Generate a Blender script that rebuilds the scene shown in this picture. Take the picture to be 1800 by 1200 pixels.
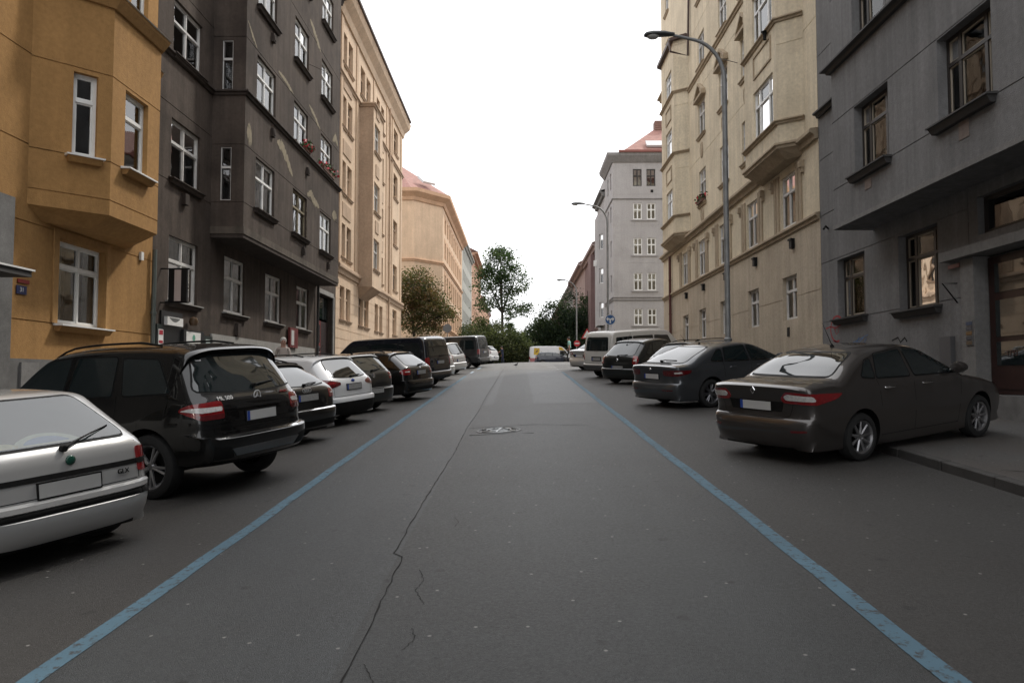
import bpy, bmesh, math, random
import numpy as np
from mathutils import Vector, Matrix
from mathutils.bvhtree import BVHTree
from mathutils.geometry import delaunay_2d_cdt

random.seed(7)
np.random.seed(7)
R = math.radians
scene = bpy.context.scene
for o in list(bpy.data.objects):
    bpy.data.objects.remove(o)
COL = scene.collection

# ------------------------------------------------------------------ camera
cam_d = bpy.data.cameras.new('camera')
cam_d.sensor_width = 36
cam_d.lens = 26.0
cam_d.clip_end = 3000
cam_d.clip_start = 0.05
cam = bpy.data.objects.new('camera', cam_d)
COL.objects.link(cam)
PITCH, YAW = math.atan(65 / 1300), math.atan(12 / 1300)
cam.location = (0, 0, 1.65)
cam.rotation_euler = (math.pi / 2 + PITCH, 0, YAW)
scene.camera = cam

# ------------------------------------------------------------------ sky and sun
SUN_EL, SUN_AZ = R(52), R(38)          # azimuth measured from +Y (ahead) to the right
world = bpy.data.worlds.new('World')
scene.world = world
world.use_nodes = True
wn = world.node_tree.nodes
wl = world.node_tree.links
wn.clear()
sky = wn.new('ShaderNodeTexSky')
sky.sky_type = 'NISHITA'
sky.sun_disc = False
sky.sun_elevation = SUN_EL
sky.sun_rotation = SUN_AZ
sky.altitude = 250
sky.air_density = 1.0
sky.dust_density = 6.0
sky.ozone_density = 1.0
hs = wn.new('ShaderNodeHueSaturation')
hs.inputs['Saturation'].default_value = 0.30
wl.new(sky.outputs[0], hs.inputs['Color'])
cloud = wn.new('ShaderNodeMixRGB')       # thin bright cloud cover over the whole sky
cloud.inputs['Fac'].default_value = 0.75
cloud.inputs['Color2'].default_value = (19.5, 19.6, 20.0, 1)
wl.new(hs.outputs[0], cloud.inputs['Color1'])
bg = wn.new('ShaderNodeBackground')
bg.inputs['Strength'].default_value = 0.10
wl.new(cloud.outputs[0], bg.inputs['Color'])
wo = wn.new('ShaderNodeOutputWorld')
wl.new(bg.outputs[0], wo.inputs['Surface'])
sun_d = bpy.data.lights.new('sun', 'SUN')
sun_d.energy = 2.3
sun_d.angle = R(5)
sun_d.color = (1.0, 0.94, 0.85)
sun = bpy.data.objects.new('sun', sun_d)
COL.objects.link(sun)
sdir = Vector((math.sin(SUN_AZ) * math.cos(SUN_EL), math.cos(SUN_AZ) * math.cos(SUN_EL), math.sin(SUN_EL)))
sun.rotation_euler = (-sdir).to_track_quat('-Z', 'Y').to_euler()
sun.location = (20, 20, 60)
vs = scene.view_settings
vs.view_transform = 'Standard'
vs.look = 'None'
vs.gamma = 1
vs.exposure = 0.15
vs.use_curve_mapping = False
scene.render.resolution_x, scene.render.resolution_y = 1024, 682

# ------------------------------------------------------------------ materials
MATS = {}


def mat(name, col, rough=0.6, metal=0.0, var=0.12, scale=1.5, fine=0.0, fscale=60, bump=0.0, bscale=80,
        coat=0.0, spec=0.5, streak=0.0, stain=None, stain_amt=0.0, stain_scale=0.5, ior=1.5, emit=None, coords='pos'):
    if name in MATS:
        return MATS[name]
    m = bpy.data.materials.new(name)
    m.use_nodes = True
    nt = m.node_tree
    N, Lk = nt.nodes, nt.links
    b = N['Principled BSDF']
    b.inputs['Roughness'].default_value = rough
    b.inputs['Metallic'].default_value = metal
    b.inputs['IOR'].default_value = ior
    b.inputs['Specular IOR Level'].default_value = spec
    b.inputs['Coat Weight'].default_value = coat
    b.inputs['Coat Roughness'].default_value = 0.03
    c4 = (*col, 1)
    b.inputs['Base Color'].default_value = c4
    if coords == 'pos':
        g = N.new('ShaderNodeNewGeometry')
        P = g.outputs['Position']
    else:
        g = N.new('ShaderNodeTexCoord')
        P = g.outputs['Object']
    cur = None

    def noise(sc, det=4, vec=None, rgh=0.6):
        n = N.new('ShaderNodeTexNoise')
        n.inputs['Scale'].default_value = sc
        n.inputs['Detail'].default_value = det
        n.inputs['Roughness'].default_value = rgh
        Lk.new(vec or P, n.inputs['Vector'])
        return n.outputs['Fac']

    def mulvar(cur, fac, amt):
        # multiply colour by 1 +- amt following fac
        mr = N.new('ShaderNodeMapRange')
        mr.inputs['From Min'].default_value = 0.28
        mr.inputs['From Max'].default_value = 0.72
        mr.inputs['To Min'].default_value = 1 - amt
        mr.inputs['To Max'].default_value = 1 + amt
        Lk.new(fac, mr.inputs['Value'])
        mx = N.new('ShaderNodeVectorMath')
        mx.operation = 'SCALE'
        if cur is None:
            mx.inputs[0].default_value = col
        else:
            Lk.new(cur, mx.inputs[0])
        Lk.new(mr.outputs[0], mx.inputs['Scale'])
        return mx.outputs[0]
    if var:
        cur = mulvar(cur, noise(scale, 5), var)
    if fine:
        cur = mulvar(cur, noise(fscale, 2), fine)
    if streak:
        mp = N.new('ShaderNodeMapping')
        mp.inputs['Scale'].default_value = (3.5, 3.5, 0.22)
        Lk.new(P, mp.inputs['Vector'])
        cur = mulvar(cur, noise(1.0, 5, mp.outputs[0]), streak)
    if stain:
        f = noise(stain_scale, 6, None, 0.65)
        rp = N.new('ShaderNodeMapRange')
        rp.inputs['From Min'].default_value = 0.52
        rp.inputs['From Max'].default_value = 0.68
        rp.inputs['To Max'].default_value = stain_amt
        Lk.new(f, rp.inputs['Value'])
        mx = N.new('ShaderNodeMixRGB')
        Lk.new(rp.outputs[0], mx.inputs['Fac'])
        if cur is None:
            mx.inputs['Color1'].default_value = c4
        else:
            Lk.new(cur, mx.inputs['Color1'])
        mx.inputs['Color2'].default_value = (*stain, 1)
        cur = mx.outputs[0]
    if cur is not None:
        Lk.new(cur, b.inputs['Base Color'])
    if bump:
        bp = N.new('ShaderNodeBump')
        bp.inputs['Strength'].default_value = bump
        bp.inputs['Distance'].default_value = 0.02
        Lk.new(noise(bscale, 4), bp.inputs['Height'])
        Lk.new(bp.outputs[0], b.inputs['Normal'])
    if emit:
        b.inputs['Emission Color'].default_value = (*emit, 1)
        b.inputs['Emission Strength'].default_value = 1
    MATS[name] = m
    return m


def plaster(name, col, streak=0.12, stain=None, amt=0.0, ss=0.35, var=0.12):
    return mat(name, col, rough=0.9, var=var, scale=0.7, fine=0.11, fscale=11, bump=0.5, bscale=45, streak=streak * 1.15,
               stain=stain, stain_amt=amt, stain_scale=ss, spec=0.2)


def paint(name, col, metal=0.0, rough=0.32):
    m = mat(name, col, rough=rough, metal=metal, var=0.0, coat=1.0, spec=0.25 if sum(col) < .1 else 0.5)
    nt = m.node_tree
    if 'dust' not in nt.nodes:
        b = nt.nodes['Principled BSDF']
        tc = nt.nodes.new('ShaderNodeTexCoord')
        n = nt.nodes.new('ShaderNodeTexNoise')
        n.name = 'dust'
        n.inputs['Scale'].default_value = 3.0
        n.inputs['Detail'].default_value = 6
        nt.links.new(tc.outputs['Object'], n.inputs['Vector'])
        mr = nt.nodes.new('ShaderNodeMapRange')
        mr.inputs['To Min'].default_value = 0.0
        mr.inputs['To Max'].default_value = 0.06
        nt.links.new(n.outputs['Fac'], mr.inputs['Value'])
        nt.links.new(mr.outputs[0], b.inputs['Coat Roughness'])
    return m


def window_glass(name='window_glass', ior=2.25):
    m = bpy.data.materials.new(name)
    m.use_nodes = True
    N, Lk = m.node_tree.nodes, m.node_tree.links
    N.clear()
    out = N.new('ShaderNodeOutputMaterial')
    mx = N.new('ShaderNodeMixShader')
    fr = N.new('ShaderNodeFresnel')
    fr.inputs['IOR'].default_value = ior
    tr = N.new('ShaderNodeBsdfTransparent')
    tr.inputs['Color'].default_value = (0.9, 0.92, 0.91, 1)
    gl = N.new('ShaderNodeBsdfGlossy')
    gl.inputs['Roughness'].default_value = 0.02
    nz = N.new('ShaderNodeTexNoise')
    nz.inputs['Scale'].default_value = 1.3
    g = N.new('ShaderNodeNewGeometry')
    Lk.new(g.outputs['Position'], nz.inputs['Vector'])
    bp = N.new('ShaderNodeBump')
    bp.inputs['Strength'].default_value = 0.12
    bp.inputs['Distance'].default_value = 0.05
    Lk.new(nz.outputs['Fac'], bp.inputs['Height'])
    Lk.new(bp.outputs[0], gl.inputs['Normal'])
    Lk.new(fr.outputs[0], mx.inputs[0])
    Lk.new(tr.outputs[0], mx.inputs[1])
    Lk.new(gl.outputs[0], mx.inputs[2])
    Lk.new(mx.outputs[0], out.inputs['Surface'])
    return m


GLASS = window_glass()
GLASS_OLD = window_glass('old_window_glass', 1.5)
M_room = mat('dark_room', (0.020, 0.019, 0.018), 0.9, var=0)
M_white_fr = mat('white_frame', (0.72, 0.72, 0.70), 0.45, var=0.08, scale=3)
M_old_white = mat('old_white_frame', (0.58, 0.57, 0.55), 0.6, var=0.15, scale=4)
M_dark_fr = mat('dark_frame', (0.030, 0.026, 0.024), 0.45, var=0.2, scale=4)
M_wood_pale = mat('pale_inner_sash', (0.36, 0.32, 0.26), 0.6)
M_curtain = mat('curtain_cloth', (0.72, 0.72, 0.70), 0.9, var=0.2, scale=6)
M_metal_sheet = mat('sheet_metal', (0.16, 0.16, 0.16), 0.5, 0.3)
M_black = mat('black_plastic', (0.008, 0.008, 0.008), 0.6, var=0.2, scale=8, spec=0.18)
M_tyre = mat('tyre_rubber', (0.014, 0.014, 0.014), 0.85, var=0.25, scale=10, coords='obj')
M_alloy = mat('alloy_rim', (0.42, 0.42, 0.43), 0.28, 0.9, var=0.15, scale=9, coords='obj')
M_alloy_dark = mat('dark_alloy_rim', (0.16, 0.16, 0.17), 0.32, 0.8, var=0.15, scale=9, coords='obj')
M_cglass = mat('car_glass', (0.010, 0.015, 0.016), 0.02, var=0, spec=0.5, ior=1.75, coat=0.3)
M_badge = mat('silver_badge', (0.55, 0.55, 0.55), 0.3, 0.3, var=0)
M_chrome = mat('chrome', (0.75, 0.75, 0.76), 0.12, 1.0, var=0)
M_red = mat('red_lens', (0.20, 0.006, 0.008), 0.12, var=0.25, scale=25, coat=1.0, coords='obj')
M_dred = mat('dark_red_lens', (0.10, 0.006, 0.008), 0.12, var=0.25, scale=25, coat=1.0, coords='obj')
M_clear = mat('clear_lens', (0.62, 0.60, 0.58), 0.15, var=0.25, scale=30, coat=1.0, coords='obj')
M_plate = mat('number_plate', (0.50, 0.50, 0.49), 0.5, var=0.05)
M_plate_d = mat('number_plate_grey', (0.30, 0.30, 0.295), 0.5, var=0.2, scale=30)
M_blue = mat('plate_blue', (0.02, 0.06, 0.30), 0.5, var=0)
M_steel = mat('galvanised_steel', (0.23, 0.235, 0.235), 0.55, 0.35, var=0.2, scale=4, streak=0.1)

# ------------------------------------------------------------------ ground height
def prof(y):
    s = 0.0546
    if y < 48:
        return s * y
    if y < 58:
        return s * y - s * (y - 48) ** 2 / 20
    return s * 53


def ground(x, y):
    f = 1.0 if y < 56 else max(0.0, (72 - y) / 16)
    return prof(y) + (0.05 if x < 0 else 0.01) * max(-9.5, min(9.5, x)) * f


KR, KL, KH, KHL = 5.15, -7.55, 0.11, 0.27      # kerb lines right / left and kerb heights


def surf(x, y):
    z = ground(x, y)
    if x > KR and y < 45:
        z += KH
    elif x < KL and y < 58:
        z += KHL
    return z


# ------------------------------------------------------------------ mesh helpers
class MB:
    def __init__(self):
        self.v, self.f, self.m = [], [], []

    def add(self, vs, fs, mi=0):
        b = len(self.v)
        self.v += [tuple(p) for p in vs]
        for f in fs:
            self.f.append(tuple(i + b for i in f))
            self.m.append(mi)

    def quad(self, a, b, c, d, mi=0):
        self.add([a, b, c, d], [(0, 1, 2, 3)], mi)

    def box(self, x0, x1, y0, y1, z0, z1, mi=0):
        vs = [(x, y, z) for z in (z0, z1) for y in (y0, y1) for x in (x0, x1)]
        self.add(vs, [(0, 2, 3, 1), (4, 5, 7, 6), (0, 1, 5, 4), (2, 6, 7, 3), (0, 4, 6, 2), (1, 3, 7, 5)], mi)

    def obox(self, c, ax, half, mi=0):
        # oriented box: centre, three axes, half sizes
        c = Vector(c)
        vs = []
        for k in (-1, 1):
            for j in (-1, 1):
                for i in (-1, 1):
                    vs.append(c + ax[0] * (i * half[0]) + ax[1] * (j * half[1]) + ax[2] * (k * half[2]))
        self.add(vs, [(0, 2, 3, 1), (4, 5, 7, 6), (0, 1, 5, 4), (2, 6, 7, 3), (0, 4, 6, 2), (1, 3, 7, 5)], mi)

    def tube(self, pts, r, n=8, mi=0, cap=True):
        pts = [Vector(p) for p in pts]
        rs = r if isinstance(r, (list, tuple)) else [r] * len(pts)
        rings = []
        up = None
        for i, p in enumerate(pts):
            t = (pts[min(i + 1, len(pts) - 1)] - pts[max(i - 1, 0)]).normalized()
            if up is None:
                up = t.orthogonal().normalized()
            up = (up - t * up.dot(t))
            if up.length < 1e-5:
                up = t.orthogonal()
            up.normalize()
            s = t.cross(up)
            rings.append([p + (up * math.cos(a) + s * math.sin(a)) * rs[i] for a in [2 * math.pi * k / n for k in range(n)]])
        vs = [q for rg in rings for q in rg]
        fs = []
        for i in range(len(pts) - 1):
            for k in range(n):
                fs.append((i * n + k, i * n + (k + 1) % n, (i + 1) * n + (k + 1) % n, (i + 1) * n + k))
        if cap:
            fs.append(tuple(range(n - 1, -1, -1)))
            fs.append(tuple((len(pts) - 1) * n + k for k in range(n)))
        self.add(vs, fs, mi)

    def lathe(self, prof_, n=24, axis='z', c=(0, 0, 0), mi=0, close=False):
        vs, fs = [], []
        for (r, h) in prof_:
            for k in range(n):
                a = 2 * math.pi * k / n
                u, v = r * math.cos(a), r * math.sin(a)
                p = {'z': (u, v, h), 'y': (u, h, v), 'x': (h, u, v)}[axis]
                vs.append((p[0] + c[0], p[1] + c[1], p[2] + c[2]))
        m = len(prof_)
        for i in range(m if close else m - 1):
            j = (i + 1) % m
            for k in range(n):
                fs.append((i * n + k, i * n + (k + 1) % n, j * n + (k + 1) % n, j * n + k))
        self.add(vs, fs, mi)

    def prism(self, poly, z0, z1, mi=0):
        n = len(poly)
        vs = [(x, y, z0) for x, y in poly] + [(x, y, z1) for x, y in poly]
        fs = [tuple(range(n - 1, -1, -1)), tuple(range(n, 2 * n))]
        for i in range(n):
            fs.append((i, (i + 1) % n, n + (i + 1) % n, n + i))
        self.add(vs, fs, mi)

    def xform(self, M):
        self.v = [tuple(M @ Vector(p)) for p in self.v]
        return self

    def mesh(self, name, mats, smooth=None):
        me = bpy.data.meshes.new(name)
        me.from_pydata(self.v, [], self.f)
        for m in (mats if isinstance(mats, (list, tuple)) else [mats]):
            me.materials.append(m)
        if any(self.m):
            me.polygons.foreach_set('material_index', self.m)
        me.update()
        bm = bmesh.new()
        bm.from_mesh(me)
        bmesh.ops.recalc_face_normals(bm, faces=bm.faces)
        bm.to_mesh(me)
        bm.free()
        if smooth is not None:
            me.polygons.foreach_set('use_smooth', [True] * len(me.polygons))
            me.set_sharp_from_angle(angle=R(smooth))
        return me


WM = {}       # world matrices of everything placed


def place(name, me, parent=None, M=None):
    o = bpy.data.objects.new(name, me)
    COL.objects.link(o)
    M = M or Matrix.Identity(4)
    if parent is not None:
        o.parent = parent
        o.matrix_basis = WM[parent.name].inverted() @ M
    else:
        o.matrix_basis = M
    WM[o.name] = M
    return o


def tag(o, label=None, cat=None, group=None, kind=None):
    for k, v in (('label', label), ('category', cat), ('group', group), ('kind', kind)):
        if v:
            o[k] = v
    return o


def thing(name, label, cat, loc=(0, 0, 0), M=None, group=None):
    return tag(place(name, None, None, M or Matrix.Translation(Vector(loc))), label, cat, group)


def part(name, mb, mats, parent, smooth=None, local=False):
    """local: mb is in the parent's space; otherwise in world space"""
    me = mb.mesh(name, mats, smooth)
    if local:
        return place(name, me, parent, WM[parent.name].copy())
    # world-space vertices: shift to the parent's origin
    M = WM[parent.name]
    me.transform(M.inverted())
    return place(name, me, parent, M.copy())


def sweep_verts(path, profile):
    """profile [(out, z)] swept along a plan polyline; out is to the right of the walking direction"""
    n = len(path)
    P = [Vector((p[0], p[1])) for p in path]
    rings = []
    for i in range(n):
        d0 = (P[i] - P[i - 1]).normalized() if i else None
        d1 = (P[i + 1] - P[i]).normalized() if i < n - 1 else None
        n0 = Vector((d0.y, -d0.x)) if d0 else None
        n1 = Vector((d1.y, -d1.x)) if d1 else None
        if n0 and n1:
            mt = (n0 + n1)
            mt = mt / max(0.25, mt.dot(n0))
        else:
            mt = n0 or n1
        rings.append([(P[i].x + mt.x * o, P[i].y + mt.y * o, z) for o, z in profile])
    k = len(profile)
    vs = [v for r in rings for v in r]
    fs = []
    for i in range(n - 1):
        for j in range(k):
            fs.append((i * k + j, i * k + (j + 1) % k, (i + 1) * k + (j + 1) % k, (i + 1) * k + j))
    fs.append(tuple(range(k)))
    fs.append(tuple((n - 1) * k + j for j in range(k - 1, -1, -1)))
    return vs, fs


def text_mesh(txt, size, m, depth=0.002, bold=False):
    cu = bpy.data.curves.new('lettering', 'FONT')
    cu.body = txt
    cu.size = size
    cu.extrude = depth
    cu.align_x = 'CENTER'
    cu.align_y = 'CENTER'
    o = bpy.data.objects.new('lettering_tmp', cu)
    COL.objects.link(o)
    dg = bpy.context.evaluated_depsgraph_get()
    me = bpy.data.meshes.new_from_object(o.evaluated_get(dg))
    bpy.data.objects.remove(o)
    me.materials.clear()
    me.materials.append(m)
    return me

# ------------------------------------------------------------------ ground, road, pavements
def asphalt(name, base, brown, pale, amt, patch=0.0, sheen=0.62):
    m = bpy.data.materials.new(name)
    m.use_nodes = True
    N, Lk = m.node_tree.nodes, m.node_tree.links
    b = N['Principled BSDF']
    b.inputs['Specular IOR Level'].default_value = 0.45
    g = N.new('ShaderNodeNewGeometry')
    P = g.outputs['Position']

    def noise(sc, det=5, vec=None, r=0.6):
        n = N.new('ShaderNodeTexNoise')
        n.inputs['Scale'].default_value = sc
        n.inputs['Detail'].default_value = det
        n.inputs['Roughness'].default_value = r
        Lk.new(vec or P, n.inputs['Vector'])
        return n.outputs['Fac']

    def rng(v, a, b_, c, d):
        r = N.new('ShaderNodeMapRange')
        for k, x in zip(('From Min', 'From Max', 'To Min', 'To Max'), (a, b_, c, d)):
            r.inputs[k].default_value = x
        Lk.new(v, r.inputs['Value'])
        return r.outputs[0]

    def mix(f, c1, c2):
        x = N.new('ShaderNodeMixRGB')
        Lk.new(f, x.inputs['Fac'])
        for k, c in (('Color1', c1), ('Color2', c2)):
            if isinstance(c, tuple):
                x.inputs[k].default_value = (*c, 1)
            else:
                Lk.new(c, x.inputs[k])
        return x.outputs[0]
    c = mix(rng(noise(0.55, 6), 0.38, 0.64, 0, 1), tuple(x * .95 for x in base), tuple(x * .72 for x in brown))
    mp = N.new('ShaderNodeMapping')
    mp.inputs['Scale'].default_value = (1.2, 0.05, 1)
    Lk.new(P, mp.inputs['Vector'])
    c = mix(rng(noise(1.0, 4, mp.outputs[0]), 0.45, 0.75, 0, amt), c, pale)          # worn wheel tracks
    c = mix(rng(noise(1.3, 10, None, 0.72), 0.50, 0.70, 0, 0.45), c, tuple(x * 0.6 for x in base))   # dirt blotches
    c = mix(rng(noise(110, 3), 0.50, 0.75, 0, 0.85), c, tuple(min(1, x * 1.25) for x in pale))                          # pale grit
    c = mix(rng(noise(60, 4), 0.27, 0.47, 0.95, 0), c, tuple(x * 0.35 for x in base))  # dark pits
    v = N.new('ShaderNodeTexVoronoi')
    v.voronoi_dimensions = '2D'
    v.inputs['Scale'].default_value = 0.95
    Lk.new(P, v.inputs['Vector'])
    wob = noise(9, 3)
    ad = N.new('ShaderNodeMath')
    ad.operation = 'ADD'
    Lk.new(v.outputs['Distance'], ad.inputs[0])
    Lk.new(rng(wob, 0.3, 0.7, -0.022, 0.03), ad.inputs[1])
    c = mix(rng(ad.outputs[0], 0.030, 0.042, 0.9, 0), c, (0.014, 0.013, 0.012))        # old oil and gum spots
    c = mix(rng(noise(34, 6, None, 0.85), 0.42, 0.66, 0, 0.65), c, tuple(x * 1.5 for x in base))          # coarse grain
    v2 = N.new('ShaderNodeTexVoronoi')
    v2.voronoi_dimensions = '2D'
    v2.inputs['Scale'].default_value = 1.7
    v2.inputs['Randomness'].default_value = 1.0
    of = N.new('ShaderNodeVectorMath')
    of.inputs[1].default_value = (13.7, 5.1, 0)
    Lk.new(P, of.inputs[0])
    Lk.new(of.outputs[0], v2.inputs['Vector'])
    c = mix(rng(v2.outputs['Distance'], 0.012, 0.024, 0.75, 0), c, (0.30, 0.29, 0.27))      # trodden litter and gum, pale
    Lk.new(c, b.inputs['Base Color'])
    Lk.new(rng(noise(40, 4), 0.3, 0.7, sheen - 0.02, sheen + 0.12), b.inputs['Roughness'])
    bp = N.new('ShaderNodeBump')
    bp.inputs['Strength'].default_value = 0.5
    bp.inputs['Distance'].default_value = 0.012
    Lk.new(noise(150, 3), bp.inputs['Height'])
    Lk.new(bp.outputs[0], b.inputs['Normal'])
    return m


M_lane = asphalt('lane_asphalt', (0.039, 0.041, 0.041), (0.036, 0.035, 0.033), (0.074, 0.077, 0.077), 0.3, sheen=0.50)
M_lane2 = asphalt('lane_asphalt_left', (0.043, 0.047, 0.049), (0.038, 0.040, 0.040), (0.082, 0.088, 0.090), 0.3, sheen=0.47)
M_bay = asphalt('parking_asphalt', (0.038, 0.0365, 0.0345), (0.042, 0.038, 0.034), (0.072, 0.068, 0.063), 0.3, sheen=0.56)
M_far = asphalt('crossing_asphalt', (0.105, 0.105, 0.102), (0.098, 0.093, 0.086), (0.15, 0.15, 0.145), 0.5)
M_pave = asphalt('pavement_asphalt', (0.068, 0.066, 0.063), (0.082, 0.062, 0.046), (0.105, 0.10, 0.095), 0.4, sheen=0.6)
M_kerb = mat('granite_kerb', (0.055, 0.052, 0.049), 0.8, var=0.3, scale=3, fine=0.2, fscale=90, bump=0.4, bscale=60)


def sheet(name, x_lines, y_lines, dz, m, zf=ground):
    mb = MB()
    nx = len(x_lines)
    vs = [(x, y, zf(x, y) + dz) for y in y_lines for x in x_lines]
    fs = [(j * nx + i, j * nx + i + 1, (j + 1) * nx + i + 1, (j + 1) * nx + i)
          for j in range(len(y_lines) - 1) for i in range(nx - 1)]
    mb.add(vs, fs)
    return tag(place(name, mb.mesh(name, m, 60)), kind='structure')


YR = [-40, -20] + [i for i in range(-15, 46, 3)] + [46 + 0.8 * i for i in range(0, 36)] + [80, 120, 300, 900]
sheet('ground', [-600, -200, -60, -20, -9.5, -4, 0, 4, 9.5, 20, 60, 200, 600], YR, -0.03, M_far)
YL = [-15 + 2 * i for i in range(0, 31)] + [45.5 + 0.7 * i for i in range(0, 9)]
LLX, RLX = -2.52, 2.08                # blue parking lines


def lane_edge(y):
    return 0.0
YA = [y for y in YL if y <= 40]
sheet('road', [-0.94, 0, 1.0, RLX], YA, 0.0, M_lane)
sheet('road_left_course', [LLX, -1.6, -0.94], YA, 0.0, M_lane2)
sheet('parking_lane_left', [KL, -6, -4.5, LLX], [y for y in YL], 0.0, M_bay)
sheet('parking_lane_right', [RLX, 3.4, KR], [y for y in YL if y < 46], 0.0, M_bay)
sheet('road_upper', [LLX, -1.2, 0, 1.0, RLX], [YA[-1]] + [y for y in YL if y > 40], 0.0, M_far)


def pavement(name, x0, x1, y0, y1, kx):
    ys = [y0 + (y1 - y0) * i / 30 for i in range(31)]
    p = sheet(name, [x0, x1], ys, KH if kx > 0 else KHL, M_pave)
    n = 0
    y = 2.0
    me = None
    while y < y1 - 1 and n < 45:
        if me is None:
            mb = MB()
            sx = 1 if kx > 0 else -1
            mb.box(-0.075, 0.075, -0.492, 0.492, -0.32, 0.0)
            me = mb.mesh('kerb_stone', M_kerb)
            bm = bmesh.new()
            bm.from_mesh(me)
            bmesh.ops.bevel(bm, geom=[e for e in bm.edges], offset=0.012, segments=1, affect='EDGES')
            bm.to_mesh(me)
            bm.free()
        sl = math.atan(0.0546 if y < 48 else 0)
        M = Matrix.Translation((kx + random.uniform(-.006, .006), y + 0.5, surf(kx + (0.05 if kx > 0 else -0.05), y + 0.5) + random.uniform(0.002, 0.012))) @ \
            Matrix.Rotation(sl, 4, 'X') @ Matrix.Rotation(random.uniform(-.006, .006), 4, 'Z')
        place('kerb_stone', me, p, M)
        y += 1.0
        n += 1
    return p


pv_r = pavement('pavement_right', KR + 0.07, 9.4, -15, 45, KR)
pv_l = pavement('pavement_left', -9.7, KL - 0.07, -15, 58, KL)


def strip(name, path, w, dz, m, parent=None, jitter=0.0, kind='structure', step=0.25, wob=0.0, label=None, cat=None):
    """painted line or crack: ribbon following the ground"""
    P = [Vector(p) for p in path]
    pts = []
    for a, b in zip(P[:-1], P[1:]):
        k = max(1, int((b - a).length / step))
        for i in range(k):
            pts.append(a + (b - a) * (i / k))
    pts.append(P[-1])
    vs = []
    for i, p in enumerate(pts):
        t = (pts[min(i + 1, len(pts) - 1)] - pts[max(i - 1, 0)]).normalized()
        n = Vector((-t.y, t.x))
        off = n * (random.uniform(-jitter, jitter) + wob * math.sin(i * 0.21) + wob * .6 * math.sin(i * .77))
        ww = w * (1 + random.uniform(-1, 1) * (0.5 if jitter else 0.0)) / 2
        for s in (-1, 1):
            q = p + off + n * (s * (ww + random.uniform(0, 0.3) * min(.02, w * .2)))
            vs.append((q.x, q.y, ground(q.x, q.y) + dz))
    fs = [(2 * i, 2 * i + 1, 2 * i + 3, 2 * i + 2) for i in range(len(pts) - 1)]
    mb = MB()
    mb.add(vs, fs)
    o = place(name, mb.mesh(name, m), parent)
    if parent is None:
        tag(o, label, cat, kind=kind)
    return o


def worn(name, col, under, thr):
    m = mat(name, col, 0.75, var=0.15, scale=2)
    nt = m.node_tree
    b = nt.nodes['Principled BSDF']
    src = b.inputs['Base Color'].links[0].from_socket
    n = nt.nodes.new('ShaderNodeTexNoise')
    n.inputs['Scale'].default_value = 16
    n.inputs['Detail'].default_value = 8
    n.inputs['Roughness'].default_value = 0.75
    g = nt.nodes.new('ShaderNodeNewGeometry')
    nt.links.new(g.outputs['Position'], n.inputs['Vector'])
    r = nt.nodes.new('ShaderNodeMapRange')
    r.inputs['From Min'].default_value = thr
    r.inputs['From Max'].default_value = thr + 0.07
    nt.links.new(n.outputs['Fac'], r.inputs['Value'])
    x = nt.nodes.new('ShaderNodeMixRGB')
    nt.links.new(r.outputs[0], x.inputs['Fac'])
    nt.links.new(src, x.inputs['Color1'])
    x.inputs['Color2'].default_value = (*under, 1)
    nt.links.new(x.outputs[0], b.inputs['Base Color'])
    return m


M_bline = worn('blue_line_paint', (0.078, 0.150, 0.200), (0.046, 0.050, 0.053), 0.53)
M_wline = worn('white_line_paint', (0.42, 0.44, 0.45), (0.10, 0.10, 0.10), 0.55)
M_pline = worn('pale_blue_line_paint', (0.30, 0.38, 0.45), (0.10, 0.10, 0.10), 0.58)
M_crack = mat('crack_dirt', (0.014, 0.013, 0.012), 0.95, var=0)
strip('blue_line_left', [(LLX, 1.5), (LLX, 24), (LLX + 0.05, 34.5)], 0.125, 0.004, M_bline, wob=0.008)
strip('blue_line_right', [(RLX, 1.5), (RLX, 24), (RLX + 0.02, 35.5)], 0.125, 0.004, M_bline, wob=0.008)
strip('white_dash', [(LLX + 0.1, 37.2), (LLX + 0.12, 39)], 0.12, 0.004, M_pline)
strip('white_dash', [(LLX + 0.2, 42), (LLX + 0.25, 45.5)], 0.14, 0.004, M_pline)
for k, (ya, xa, xb) in enumerate(((36.6, 2.0, 4.4), (38.8, 2.0, 4.6), (41.5, 1.6, 4.7), (44.5, 1.3, 4.7))):
    strip('white_parking_mark', [(xa, ya), (xb, ya + 1.6)], 0.14, 0.004, M_wline)
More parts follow.
